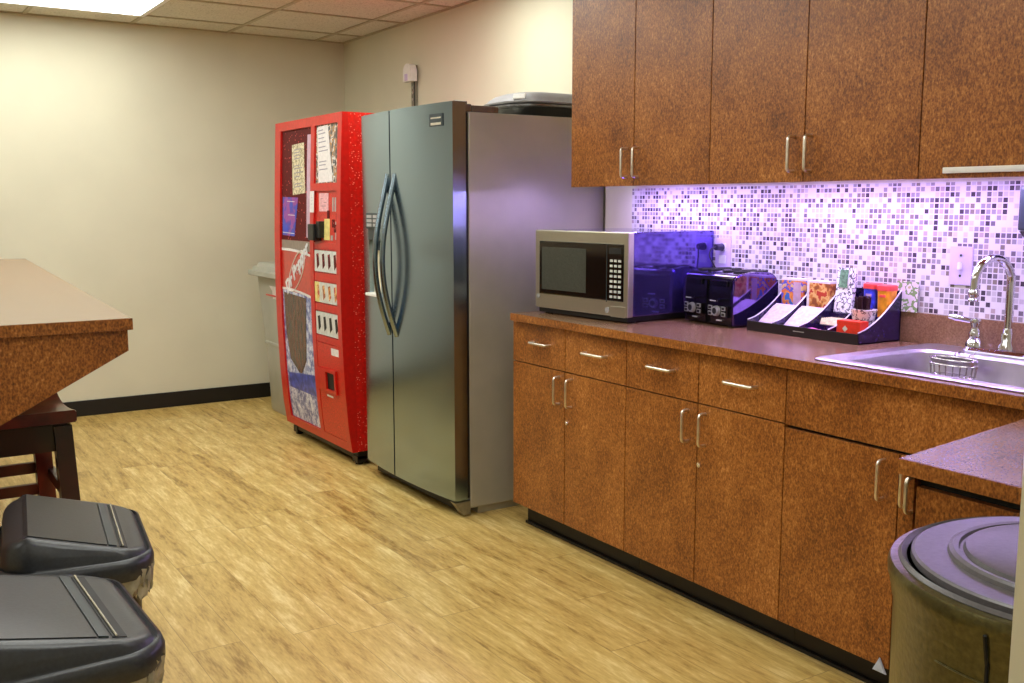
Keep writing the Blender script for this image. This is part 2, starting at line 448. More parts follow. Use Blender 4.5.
front('drawer', t, 2.354, 2.717, DT, TOP, grip=('h', 2.450, 2.585, .793))
front('drawer', t, 1.990, 2.354, DT, TOP, grip=('h', 2.086, 2.223, .793))
front('door', t, 2.354, 2.717, DZ, DT, grip=('v', 2.388, .570, .673))
front('door', t, 1.990, 2.354, DZ, DT, grip=('v', 2.310, .570, .673), lock=(2.342, .502))
t = thing('sink_cabinet', 'mottled brown cabinet under the sink with a long plain panel over its doors', 'cabinet', (XF + .29, 1.6, 0))
b = B()   # open carcass: sides, floor and back, so the basin hangs inside
box(b, XF + .0205, XK - .004, 1.971, 1.9895, .1, .869); box(b, XF + .0205, XK - .004, 1.21, 1.228, .1, .869)
box(b, XF + .0205, XK - .004, 1.228, 1.971, .1, .118); box(b, XK - .016, XK - .004, 1.228, 1.971, .118, .869); box(b, XF + .0205, XF + .03, 1.228, 1.971, .67, .73)
obj('carcass', b, 'lam', t)
obj('toe_kick', bx(XF + .075, XF + .09, 1.21, 1.9895, 0, .1), 'toekick', t)
b = B(); box(b, XF + .0193, XF + .0204, 1.98, 1.9885, .101, .868); box(b, XF + .0193, XF + .0204, 1.59, 1.61, .101, .69); box(b, XF + .0193, XF + .0204, 1.212, 1.98, .685, .71)
obj('door_gap_shade', b, 'hole', t)  # dark strips that paint shade into the gaps of the sink front
front('drawer_panel', t, 1.21, 1.990, DT - .003, TOP)
front('door', t, 1.601, 1.990, DZ, DT - .008, grip=('v', 1.637, .563, .668))
front('door', t, 1.21, 1.601, DZ, DT - .008, grip=('v', 1.565, .563, .668))
# thin vinyl cove along the kick
struct('baseboard_kitchen', bx(XF + .062, XF + .0745, 1.2, 3.445, 0, .012, .003), 'black')
# return counter at the right
t = thing('return_cabinet', 'mottled brown low cabinet jutting out at the right, behind the round bin', 'cabinet', (1.93, .75, 0))
RX, RY = 1.642, 1.165
obj('carcass', bx(RX + .0195, 2.20, .05, RY - .001, .1, .829), 'lam', t)
obj('toe_kick', bx(RX + .07, RX + .085, .05, RY - .001, 0, .1), 'toekick', t)
d = obj('door', bx(RX, RX + .018, 1.141, RY - .001, .1, .828, .001), 'lam', t)
front('door', t, .62, 1.138, .1, .812, xf=RX)
front('door', t, .06, .62, .1, .812, xf=RX)
obj('door_gap_shade', bx(RX + .0185, RX + .0194, .06, RY - .002, .101, .828), 'hole', t)  # dark sheet for the shade between the return doors
b = B(); pull_v(b, RX + .001, 1.145, .758, .826, .004, .02); obj('handle', b, 'nickel', d, smooth=True)
b = B(); prism(b, [(1.628, .05), (1.628, 1.168), (2.195, 1.243), (2.195, .05)], 'z', .83, .86, .002)
rw = obj('return_worktop', b, 'top', smooth=False, label='lower brown worktop at the right edge, on the cabinet behind the round bin', cat='worktop', org=(1.9, .65, .83))

obj('front_edge', bx(1.6268, 1.6282, .051, 1.1675, .8303, .8597), 'lam', rw)
# worktop with sink cut-out and upstand
b = B(); X0, X1 = XF - .025, XK - .002
SX0, SX1, SY0, SY1 = 2.285, 2.70, 1.115, 1.875      # hole
for a in ((X0, SX0, .9, 3.425), (SX1, X1, .9, 3.425), (SX0, SX1, SY1, 3.425), (SX0, SX1, .9, SY0)):
    box(b, *a, .87, .9)
bmesh.ops.remove_doubles(b, verts=b.verts, dist=1e-5)
wt = obj('worktop', b, 'top', label='long brown speckled worktop carrying the microwave, toaster and sink', cat='worktop', org=(2.52, 2.1, .87))
wt2 = obj('front_edge', bx(X0 - .0015, X0 + .0005, .9, 3.4255, .8705, .8995), 'lam', wt)
wt3 = obj('upstand', bx(XK - .02, XK - .0005, .9, 3.425, .9, .995, .002), 'top', wt, label='low back ledge of the worktop')
obj('tile_backsplash', bx(XK - .008, XK - .0005, .9, 3.405, .9955, 1.4025), 'tile', label='white, grey and violet mosaic tile backsplash behind the worktop', cat='backsplash', org=(XK - .004, 2.1, .9955))

# ================================================================== WALL CABINETS
XU = 2.49; UZ0, UZ1 = 1.403, 2.34
def wall_cabinet(y0, ym, y1, label, h=True):
    t = thing('wall_cabinet', label, 'cabinet', (XU + .17, (y0 + y1) / 2, UZ0))
    obj('carcass', bx(XU + .0205, XK - .004, y0 + .0005, y1 - .0005, UZ0 + .022, UZ1), 'lam', t)
    obj('door_gap_shade', bx(XU + .0193, XU + .0204, y0 + .0015, y1 - .0015, UZ0 + .022, UZ1), 'hole', t)  # dark sheet for the shade between the wall cabinet doors
    a = front('door', t, ym, y1, UZ0, UZ1, xf=XU); c = front('door', t, y0, ym, UZ0, UZ1, xf=XU)
    if h:
        for d, y in ((a, ym + .030), (c, ym - .037)):
            b = B(); pull_v(b, XU + .001, y, 1.438, 1.545, so=.03); obj('handle', b, 'nickel', d, smooth=True)
    return t
wall_cabinet(2.594, 3.000, 3.398, 'tall brown wall cabinet beside the refrigerator, its two door pulls above the microwave')
wall_cabinet(1.772, 2.180, 2.594, 'wide brown wall cabinet with two door pulls above the snack organizer')
wall_cabinet(.90, 1.330, 1.772, 'brown wall cabinet above the sink with a pale strip along the door bottom', h=False)
b = B(); box(b, XU - .012, XU, 1.34, 1.69, 1.418, 1.434, .002); box(b, XU - .0135, XU - .0115, 1.345, 1.685, 1.4235, 1.4265)
obj('door_strip', b, 'white', label='long pale strip fixed across the bottom of the wall cabinet door above the sink', cat='strip', org=(XU - .006, 1.51, 1.426))
for i, (a0, a1, lb) in enumerate([(2.62, 3.36, 'slim violet light strip under the wall cabinet above the microwave'), (1.78, 2.56, 'slim violet light strip under the wall cabinet above the snack organizer'), (.95, 1.74, 'slim violet light strip under the wall cabinet above the sink')]):
    t = thing('cabinet_light', lb, 'light', (2.66, (a0 + a1) / 2, 1.4245))
    obj('housing', bx(2.63, 2.69, a0, a1, 1.414, 1.4245, .001), 'white', t)
    obj('light_strip', bx(2.64, 2.68, a0 + .01, a1 - .01, 1.411, 1.4145), 'strip', t)
# soffit above the wall cabinets
struct('trim_2', bx(XU + .02, XK, .9, 3.398, UZ1, CEIL_Z), 'wall')

# ================================================================== REFRIGERATOR
t = thing('refrigerator', 'tall stainless steel side by side refrigerator with an ice dispenser', 'refrigerator', (2.45, 4.09, 0))
FY0, FY1 = 3.65, 4.53
b = B(); box(b, 2.152, 2.86, FY0, FY1, .035, 1.712, .004); box(b, 2.2, 2.84, FY0 + .02, FY1 - .02, 0, .035)
obj('case', b, 'fridgeside', t, label='grey painted side and top')
def fx(y):            # gently bowed door face
    u = (y - (FY0 + FY1) / 2) / ((FY1 - FY0) / 2); return 2.05 + .026 * u * u
def bowed(bm, y0, y1, z0, z1, back=2.138, n=10, bev=.006):
    ys = [y0 + (y1 - y0) * i / n for i in range(n + 1)]
    poly = [(fx(y), y) for y in ys] + [(back, y1), (back, y0)]
    prism(bm, poly, 'z', z0, z1)
    return bm
b = B(); bowed(b, FY0, 4.172, .075, 1.752); dr = obj('door', b, 'fridge', t, smooth=True)
b = B(); dy0, dy1, dz0, dz1 = 4.300, 4.448, .905, 1.295
bowed(b, 4.184, FY1, dz1, 1.752); bowed(b, 4.184, FY1, .075, dz0); bowed(b, 4.184, dy0, dz0, dz1, n=5); bowed(b, dy1, FY1, dz0, dz1, n=3)
dl = obj('door', b, 'fridge', t, smooth=True)
b = B(); box(b, 2.09, 2.14, dy0, dy1, dz0, 1.18)
obj('dispenser_back', b, 'recess', dl)
b = B(); box(b, 2.052, 2.10, dy0, dy1, 1.222, dz1, .003); obj('control_panel', b, 'board', dl)
for i in range(2):
    for k in range(3): obj('control_button', bx(2.0495, 2.053, dy0 + .014 + .068 * i, dy0 + .066 + .068 * i, 1.232 + .02 * k, 1.246 + .02 * k), 'silverlabel', dl)
b = B(); box(b, 2.062, 2.10, dy0, dy1, 1.168, 1.222, .003); box(b, 2.07, 2.09, dy0 + .05, dy0 + .1, 1.12, 1.17, .004)
obj('dispenser_spout', b, 'board', dl)
b = B(); box(b, 2.042, 2.10, dy0, dy1, dz0 - .002, dz0 + .012, .003); obj('drip_tray', b, 'white', dl)
def long_handle(y, parent):
    b = B(); pts = []
    for i in range(25):
        s = i / 24; z = 1.470 - s * (1.470 - .738)
        pts.append((fx(y) + .004 - .070 * math.sin(PI * s ** 1.12), y, z))
    tube(b, pts, [.0125] * 25, 12)
    for v in b.verts: pass
    obj('handle', b, 'fridge', parent, smooth=True)
long_handle(4.135, dr); long_handle(4.215, dl)
b = B(); box(b, 2.1375, 2.1525, FY0 + .006, FY1 - .006, .08, 1.71); obj('door_seal', b, 'black', t)
b = B(); box(b, 2.10, 2.17, FY0 + .004, FY0 + .05, 1.712, 1.745, .006); box(b, 2.17, 2.30, FY0 + .004, FY0 + .10, 1.7125, 1.74, .004)
cylx(b, 2.10, 2.16, FY0 + .03, 1.752, .006, 12)
obj('hinge_cover', b, 'traymid', t, smooth=True)
b = B(); box(b, 2.10, 2.17, FY1 - .05, FY1 - .004, 1.712, 1.745, .006); obj('hinge_cover', b, 'traymid', t)
b = B(); box(b, 2.125, 2.15, FY0 + .05, FY1 - .01, .012, .074); obj('toe_grille', b, 'black', t)
b = B(); prism(b, [(2.075, .068), (2.152, .068), (2.152, .008), (2.118, .008)], 'y', FY0 - .001, FY0 + .045, .002); obj('foot_cover', b, 'alu', t)
yb = 3.763
b = B(); quad_sheet(b, [(fx(3.812) - .0005, 3.812, 1.657), (fx(3.714) - .0005, 3.714, 1.657), (fx(3.714) - .0005, 3.714, 1.708), (fx(3.812) - .0005, 3.812, 1.708)], (-1, 0, 0), .003)
bd = obj('badge', b, 'board', dr)
b = B()
for z0, z1 in ((1.688, 1.694), (1.662, 1.672)): quad_sheet(b, [(fx(3.80) - .004, 3.80, z0), (fx(3.725) - .004, 3.725, z0), (fx(3.725) - .004, 3.725, z1), (fx(3.80) - .004, 3.80, z1)], (-1, 0, 0), .001)
obj('badge_print', b, 'nickel', bd)

# tray on the refrigerator
t = thing('roasting_tray', 'upturned grey oval tray with a pale grip hole, lying on the refrigerator', 'tray', (2.70, 3.90, 1.7125))
def stadium(cx, cy, hx, hy, r, n=10):
    out = []
    for sx, sy, a0 in ((1, 1, 0), (-1, 1, PI / 2), (-1, -1, PI), (1, -1, 3 * PI / 2)):
        for i in range(n + 1):
            a = a0 + PI / 2 * i / n; out.append((cx + sx * (hx - r) + r * math.cos(a), cy + sy * (hy - r) + r * math.sin(a)))
    return out
def loft(bm, loops, cap=True):
    R = [[bm.verts.new(p) for p in L] for L in loops]
    for A, C in zip(R, R[1:]):
        for k in range(len(A)): bm.faces.new([A[k], A[(k + 1) % len(A)], C[(k + 1) % len(A)], C[k]])
    if cap: bm.faces.new(R[0][::-1]); bm.faces.new(R[-1])
    return bm
b = B(); L = []
for hx, z in ((.268, 1.776), (.272, 1.782), (.262, 1.786), (.245, 1.80), (.22, 1.816), (.18, 1.828), (.12, 1.832)):
    L.append([(x, y, z) for x, y in stadium(2.70, 3.90, hx, hx * .72, hx * .55)])
obj('lid', loft(b, L), 'tray', t, smooth=True)
b = B(); L = []
for hx, z in ((.25, 1.757), (.262, 1.762), (.262, 1.769), (.255, 1.776)):
    L.append([(x, y, z) for x, y in stadium(2.70, 3.90, hx, hx * .72, hx * .55)])
obj('rim', loft(b, L), 'traymid', t, smooth=True)
b = B(); L = []
for hx, z in ((.20, 1.7125), (.21, 1.725), (.23, 1.757)):
    L.append([(x, y, z) for x, y in stadium(2.71, 3.90, hx, hx * .74, hx * .5)])
obj('pan', loft(b, L), 'blackgloss', t, smooth=True)
b = B(); box(b, -.004, .003, -.028, .028, 1.788, 1.812, .002)
bmesh.ops.rotate(b, verts=b.verts, cent=(0, 0, 1.80), matrix=Matrix.Rotation(.5, 3, 'Y'))
bmesh.ops.rotate(b, verts=b.verts, cent=(0, 0, 0), matrix=Matrix.Rotation(math.radians(35), 3, 'Z'))
bmesh.ops.translate(b, verts=b.verts, vec=(2.479, 3.768, .002))
obj('grip', b, 'white', t)

# ================================================================== VENDING MACHINE
VY0, VY1, VZ0, VZ1 = 4.682, 5.612, .075, 1.786
t = thing('vending_machine', 'tall red drink vending machine between the refrigerator and the grey bin', 'vending machine', (2.45, 5.13, 0))
PR = [(.07, 2.062), (.2, 2.043), (.4, 2.028), (.65, 2.018), (.9, 2.015), (1.15, 2.018), (1.36, 2.025), (1.6, 2.035), (1.785, 2.044)]
def vx(z):
    for (a, xa), (c, xc) in zip(PR, PR[1:]):
        if z <= c or c == PR[-1][0]:
            s = max(0, min(1, (z - a) / (c - a))); return xa + (xc - xa) * s
def zs(z0, z1):
    n = max(1, int((z1 - z0) / .06)); return [z0 + (z1 - z0) * i / n for i in range(n + 1)]
def vbar(bm, y0, y1, z0, z1, front=0.0, back=.03):
    Z = zs(z0, z1)
    poly = [(vx(z) + front, z) for z in Z] + [(vx(Z[-1]) + back, z1), (vx(Z[0]) + back, z0)]
    return prism(bm, poly, 'y', y0, y1)
def vsheet(bm, corners, off, th=.0015):
    """sheet over the bowed front; corners (y,z): top-left, top-right, bottom-right, bottom-left."""
    tl, tr, br, bl = corners; n = 8; A = []; C = []
    for i in range(n + 1):
        s = i / n
        l = (tl[0] + (bl[0] - tl[0]) * s, tl[1] + (bl[1] - tl[1]) * s); r = (tr[0] + (br[0] - tr[0]) * s, tr[1] + (br[1] - tr[1]) * s)
        A.append([bm.verts.new((vx(q[1]) + off, q[0], q[1])) for q in (l, r)])
        C.append([bm.verts.new((vx(q[1]) + off - th, q[0], q[1])) for q in (l, r)])
    for i in range(n):
        bm.faces.new([C[i][0], C[i][1], C[i + 1][1], C[i + 1][0]]); bm.faces.new([A[i][0], A[i + 1][0], A[i + 1][1], A[i][1]])
        bm.faces.new([A[i][0], C[i][0], C[i + 1][0], A[i + 1][0]]); bm.faces.new([A[i][1], A[i + 1][1], C[i + 1][1], C[i][1]])
    bm.faces.new([A[0][0], A[0][1], C[0][1], C[0][0]]); bm.faces.new([A[n][0], C[n][0], C[n][1], A[n][1]])
    return bm
def rect(y1, y0, z0, z1): return [(y1, z1), (y0, z1), (y0, z0), (y1, z0)]
b = B(); Z = zs(VZ0, VZ1)
prism(b, [(vx(z) + .016, z) for z in Z] + [(2.88, VZ1), (2.88, VZ0)], 'y', VY0 + .002, VY1 - .002, .003)
obj('cabinet', b, 'red', t, smooth=True, ang=30)
b = B()
vbar(b, VY0, VY0 + .048, VZ0, VZ1); vbar(b, VY1 - .085, VY1, VZ0, VZ1)
vbar(b, VY0 + .048, VY1 - .085, 1.738, VZ1); vbar(b, VY0 + .048, VY1 - .085, VZ0, .122)
DIVX = [(.122, 5.055), (1.738, 5.055)]
vbar(b, 5.028, 5.078, .122, 1.738)
vbar(b, 4.729, 5.028, 1.405, 1.443)
vbar(b, 4.729, 5.028, 1.105, 1.14, .003)
vbar(b, 4.729, 5.028, .955 - .015, .985, .003); vbar(b, 4.729, 5.028, .785, .825, .003); vbar(b, 4.729, 5.028, .62, .655, .003)
obj('front_frame', b, 'redframe', t, smooth=True, ang=30)
def vp(name, cs, mat, off=.012, th=.0015, par=None, **k):
    return obj(name, vsheet(B(), cs, off, th), mat, par or t, smooth=True, ang=30, **k)
# left column
vp('dark_panel', rect(5.524, 5.08, 1.14, 1.736), 'darkred')
vp('grey_band', rect(5.524, 5.08, 1.085, 1.139), 'greyband')
lp = vp('logo_panel', [(5.524, 1.084), (5.08, 1.068), (5.08, .845), (5.524, .862)], 'brandred')
vp('ice_poster', [(5.524, .861), (5.08, .844), (5.08, .124), (5.524, .124)], 'ice')
b = B(); P = [(5.524, 1.086), (5.40, 1.086), (5.30, 1.082), (5.18, 1.074), (5.08, 1.062)]
for a, c in zip(P, P[1:]): vsheet(b, [(a[0], a[1] + .008), (c[0], c[1] + .008), (c[0], c[1] - .006), (a[0], a[1] - .006)], .0105, .0015)
obj('logo_border', b, 'paper', lp); b = B()
P = [(5.524, .866), (5.45, .868), (5.36, .866), (5.24, .858), (5.08, .842)]
for a, c in zip(P, P[1:]): vsheet(b, [(a[0], a[1] + .006), (c[0], c[1] + .006), (c[0], c[1] - .006), (a[0], a[1] - .006)], .0105, .0015)
obj('logo_border', b, 'paper', lp)
# oval with a grey swash and the slanted silver lettering
b = B()
mm = Matrix(((0, 0, -1, vx(.97) + .009), (-1, 0, 0, 5.30), (0, 1, 0, .985), (0, 0, 0, 1)))
rot = Matrix.Rotation(math.radians(38), 4, 'Z')
bl = text_mesh('Dr Pepper', .096, mm @ rot, .0012, .25, .004)
for v in bl.verts: v.co.x = vx(v.co.z) + .0085 + (v.co.x - (vx(.97) + .009))
obj('logo_lettering', bl, 'silver', lp)
b = B(); rr = []
for i in range(40):
    a = 2 * PI * i / 40; u, v = .155 * math.cos(a), .066 * math.sin(a); c, s = math.cos(.75), math.sin(.75)
    y, z = 5.30 - (u * c - v * s), .972 + (u * s + v * c); rr.append((vx(z) + .0095, y, z))
tube(b, rr, .0035, 6, closed=True)
obj('logo_oval', b, 'paper', lp)
# glass of drink in ice, deep blue behind its foot
b = B(); vsheet(b, [(5.50, .385), (5.085, .42), (5.085, .30), (5.50, .30)], .0102, .001); obj('blue_print', b, 'bluedeep', t)
b = B(); vsheet(b, [(5.50, .845), (5.17, .833), (5.195, .60), (5.49, .62)], .0092, .001); vsheet(b, [(5.49, .62), (5.195, .60), (5.215, .48), (5.45, .47)], .0092, .001)
vsheet(b, [(5.45, .47), (5.215, .48), (5.29, .405), (5.33, .405)], .0092, .001)
obj('glass_print', b, 'glassprint', t, smooth=True)
# right column
vp('notice_window', rect(5.028, 4.729, 1.443, 1.738), 'trinket')
vp('coin_panel', rect(5.028, 4.729, 1.14, 1.405), 'reddoor')
b = B(); box(b, vx(1.2) - .035, vx(1.2) + .013, 4.945, 5.025, 1.15, 1.235, .006); box(b, vx(1.2) - .02, vx(1.2) + .013, 4.90, 4.945, 1.165, 1.25, .004)
obj('coin_box', b, 'black', t)
b = B(); vsheet(b, rect(4.90, 4.83, 1.155, 1.262), .009, .002); obj('yellow_tag', b, 'yellow', t)
b = B()
for y in (4.80, 4.77, 4.735): vsheet(b, rect(y, y - .014, 1.30, 1.37), .0095, .002)
vsheet(b, rect(4.815, 4.79, 1.155, 1.18), .0095, .002); vsheet(b, rect(4.76, 4.735, 1.16, 1.25), .0095, .002)
obj('coin_slots', b, 'silverlabel', t)
b = B()
for y, z in ((4.80, 1.24), (4.775, 1.215), (4.75, 1.27), (4.865, 1.285)): vsheet(b, rect(y, y - .03, z - .02, z + .02), .009, .002)
obj('red_markers', b, 'darkred', t)
for z0, z1 in ((.99, 1.10), (.83, .935), (.66, .78)):
    bp = vp('selection_panel', rect(5.025, 4.735, z0, z1), 'key', .008, .004)
    b = B()
    for k in range(4):
        y = 4.985 - .075 * k; zm = (z0 + z1) / 2
        vsheet(b, [(y + .012, zm + .035), (y - .014, zm + .04), (y - .024, zm - .02), (y + .004, zm - .04)], .0035, .001)
    obj('drink_icons', b, 'darkred' if z0 > .9 else ('cocoabox' if z0 > .8 else 'hole'), bp)
    if z0 == .83:
        b = B(); vsheet(b, rect(5.025, 4.965, z0, z1), .0035, .0008); obj('brown_label', b, 'yellow', bp)
lo = vp('lower_door', rect(5.026, 4.731, .124, .617), 'reddoor', .008, .006)
b = B(); vsheet(b, rect(4.835, 4.74, .565, .602), .0018, .001); obj('sticker', b, 'paper', lo)
b = B()
for cs in (rect(5.0, 4.905, .365, .485), rect(4.905, 4.775, .47, .488), rect(4.905, 4.775, .362, .378), rect(4.795, 4.775, .378, .47)): vsheet(b, cs, .001, .012)
obj('hatch_frame', b, 'redframe', lo)
b = B(); vsheet(b, rect(4.905, 4.795, .378, .47), .0015, .001); obj('delivery_hatch', b, 'hole', lo)
b = B(); vsheet(b, rect(4.93, 4.85, .335, .345), .0015, .001); obj('hatch_label', b, 'paper', lo)
b = B(); box(b, 2.10, 2.86, VY0 + .02, VY1 - .02, .03, .075); obj('plinth', b, 'black', t)
for x, y in ((2.12, VY0 + .05), (2.12, VY1 - .04), (2.82, VY0 + .05), (2.82, VY1 - .04)):
    b = B(); box(b, x - .025, x + .03, y - .03, y + .03, .012, .05, .003); lathe(b, [(.02, 0), (.022, .012)], x, y, 16); obj('foot', b, 'black', t)
# papers taped onto it
def paper(name, cs, mat, label, cat, off=-.0015, lines=None, lm='writing'):
    c = Vector((vx(cs[3][1]) + off, (cs[0][0] + cs[1][0]) / 2, cs[3][1]))
    o = obj(name, vsheet(B(), cs, off, .0012), mat, smooth=True, label=label, cat=cat, org=c)
    if lines:
        b = B(); tl, tr, br, bl2 = cs
        for s, a0, a1 in lines:
            def at(u, v):
                l = (tl[0] + (bl2[0] - tl[0]) * v, tl[1] + (bl2[1] - tl[1]) * v); r = (tr[0] + (br[0] - tr[0]) * v, tr[1] + (br[1] - tr[1]) * v)
                return (l[0] + (r[0] - l[0]) * u, l[1] + (r[1] - l[1]) * u)
            vsheet(b, [at(a0, s), at(a1, s), at(a1, s + .018), at(a0, s + .018)], off - .0014, .0006)
        obj('printed_lines', b, lm, o)
    return o
random.seed(3)
paper('taped_notice', [(5.369, 1.656), (5.196, 1.663), (5.168, 1.396), (5.347, 1.386)], 'cream', 'narrow cream notice taped high on the left of the vending machine front', 'notice', .009,
      [(s, .15, .85 - .3 * random.random()) for s in (.1, .16, .22, .28, .42, .48, .56, .64, .78, .84)])
paper('purple_poster', [(5.50, 1.377), (5.27, 1.372), (5.32, 1.162), (5.50, 1.166)], 'purple', 'violet and blue poster on the vending machine, left under the cream notice', 'poster', .009, [(.1, .3, .8), (.45, .4, .9), (.92, .02, .98)], 'paper')
paper('handwritten_letter', [(5.013, 1.728), (4.875, 1.736), (4.80, 1.450), (4.985, 1.446)], 'paper', 'large white handwritten letter stuck in the upper right window of the vending machine', 'letter', .009,
      [(s, .1, .9 - .35 * random.random()) for s in (.06, .12, .2, .27, .36, .43, .62, .68, .76)])
paper('pink_notice', [(4.975, 1.393), (4.85, 1.393), (4.85, 1.30), (4.97, 1.30)], 'pink', 'small pink picture card above the black coin box of the vending machine', 'card', .009, [(.3, .2, .4), (.5, .5, .8), (.7, .2, .7)], 'darkred')
paper('white_tag', rect(5.075, 5.02, 1.294, 1.404), 'paper', 'narrow white tag stuck on the red centre bar of the vending machine', 'tag', -.001, [(.3, .3, .7), (.45, .3, .7), (.6, .3, .6)])
paper('lilac_strip', [(5.145, 1.70), (5.085, 1.70), (5.085, 1.16), (5.145, 1.16)], 'lilacpaper', 'tall narrow lilac paper strip beside the centre bar of the vending machine', 'strip', .009)

# ================================================================== GREY BIN BEHIND THE MACHINE
t = thing('grey_waste_bin', 'light grey square waste bin with a flat lid, in the corner beyond the vending machine', 'bin', (2.45, 6.15, 0))
def sq_loft(bm, cx, cy, lv, r=.03):
    return loft(bm, [[(x, y, z) for x, y in stadium(cx, cy, hx, hy, r, 4)] for hx, hy, z in lv])
b = B(); sq_loft(b, 2.45, 6.14, [(.225, .185, 0), (.235, .195, .02), (.25, .21, .44), (.258, .216, .445), (.258, .216, .46), (.255, .213, .465), (.28, .235, .80), (.285, .24, .885)])
bd = obj('body', b, 'greybin', t, smooth=True, ang=25)
b = B(); sq_loft(b, 2.45, 6.14, [(.325, .275, .885), (.335, .285, .89), (.335, .285, .918), (.315, .265, .922), (.31, .26, .945), (.29, .24, .948), (.28, .23, .968)], .04)
obj('lid', b, 'greybin', t, smooth=True, ang=25)
b = B(); quad_sheet(b, [(2.172, 6.24, .83), (2.170, 6.03, .83), (2.176, 6.03, .75), (2.178, 6.24, .75)], (-1, 0, 0), .003); s = obj('sticker', b, 'paper', bd)
b = B(); quad_sheet(b, [(2.172, 6.22, .775), (2.171, 6.05, .775), (2.1715, 6.05, .765), (2.173, 6.22, .765)], (-1, 0, 0), .004); obj('sticker_print', b, 'red', s)

# alarm/sensor on the alcove wall
t = thing('wall_sensor', 'white domed sensor mounted on a metal strip on the wall above the refrigerator', 'sensor', (XA, 5.72, 1.9))
b = B(); box(b, XA - .02, XA - .0005, 5.685, 5.735, 1.72, 2.185, .002); st = obj('metal_strip', b, 'alu', t)
b = B(); box(b, XA - .021, XA - .019, 5.685, 5.696, 1.72, 2.185); obj('dark_edge', b, 'hole', st)
b = B()
for z in (1.98, 2.02, 2.05): cylx(b, XA - .024, XA - .019, 5.712, z, .009, 12)
obj('screws', b, 'chrome', st)
b = B(); prof = [(0, 0), (.11, 0), (.11, .08)] ; poly = [(5.752, 2.085), (5.648, 2.085)] + [(5.70 - .052 * math.cos(a), 2.142 + .050 * math.sin(a)) for a in [PI * i / 10 for i in range(11)]]
prism(b, poly, 'x', XA - .068, XA - .0245); hd = obj('sensor_head', b, 'white', t, smooth=True, ang=25)
b = B(); box(b, XA - .070, XA - .0675, 5.690, 5.728, 2.09, 2.130, .0008); obj('lens', b, 'lilac', hd)

# ================================================================== ISLAND BAR
t = thing('island_bar', 'raised brown bar counter entering at the left with a tapered end panel', 'counter', (-.2, 4.3, 0))
b = B(); prism(b, [(-1.2, 2.66), (.577, 2.66), (.757, 5.93), (-1.2, 5.93)], 'z', 1.020, 1.05, .0015)
tp = obj('bar_top', b, 'top', t)
b = B(); prism(b, [(-1.2, 2.6585), (.5775, 2.6585), (.5775, 2.6605), (-1.2, 2.6605)], 'z', 1.0205, 1.0495); obj('front_edge', b, 'lam', tp)
b = B(); prism(b, [(.567, 1.0195), (.567, .966), (-.05, .643), (-.05, 0), (-1.1, 0), (-1.1, 1.0195)], 'y', 2.672, 2.702, .001); obj('end_panel', b, 'lam', t)
b = B(); box(b, -1.05, -.1, 2.703, 5.88, 0, 1.019); obj('body', b, 'lam', t)
b = B(); prism(b, [(.6, 1.0195), (.6, .966), (-.05, .643), (-.0995, .6), (-.0995, 1.0195)], 'y', 4.3, 4.33); obj('bracket', b, 'lam', t)

# ================================================================== BAR STOOL
t = thing('bar_stool', 'dark cherry bar stool with a curved saddle seat under the bar', 'stool', (.30, 3.22, 0))
b = B(); n = 14; SX = (.115, .492)
def sz(y): 
    u = (y - 3.02) / .42; return .742 + .055 * (2 * u - 1) ** 2 * (1 if u > .5 else .35)
top, bot = [], []
ys = [3.02 + .42 * i / n for i in range(n + 1)]
poly = [(y, sz(y)) for y in ys] + [(y, sz(y) - (.035 if y < 3.3 else .03)) for y in ys[::-1]]
prism(b, poly, 'x', SX[0], SX[1], .004)
obj('seat', b, 'cherry', t, smooth=True, ang=30)
b = B(); box(b, .14, .47, 3.06, 3.085, .64, .7175); box(b, .14, .47, 3.375, 3.40, .66, .734); box(b, .14, .165, 3.085, 3.375, .64, .706); box(b, .447, .47, 3.085, 3.375, .64, .706)
obj('apron', b, 'darkwood', t)
def leg(xt, yt, xb, yb, m='darkwood'):
    b = B(); w_ = .024
    lo = [(xb - w_, yb - w_, 0), (xb + w_, yb - w_, 0), (xb + w_, yb + w_, 0), (xb - w_, yb + w_, 0)]
    hi = [(xt - w_, yt - w_, .7135), (xt + w_, yt - w_, .7135), (xt + w_, yt + w_, .7135), (xt - w_, yt + w_, .7135)]
    loft(b, [lo, hi]); obj('leg', b, m, t)
leg(.458, 3.07, .488, 3.04); leg(.15, 3.07, .11, 3.04); leg(.44, 3.385, .47, 3.42, 'cherry'); leg(.15, 3.385, .11, 3.42, 'cherry')
for yy_, zz in ((3.40, .52), (3.405, .45), (3.055, .22)):
    obj('stretcher', bx(.13, .455, yy_ - .011, yy_ + .011, zz - .017, zz + .017, .002), 'cherry', t)
for x, zz in ((.13, .5), (.468, .5), (.125, .3), (.475, .3)):
    obj('stretcher', bx(x - .011, x + .011, 3.06, 3.40, zz - .017, zz + .017, .002), 'darkwood', t)

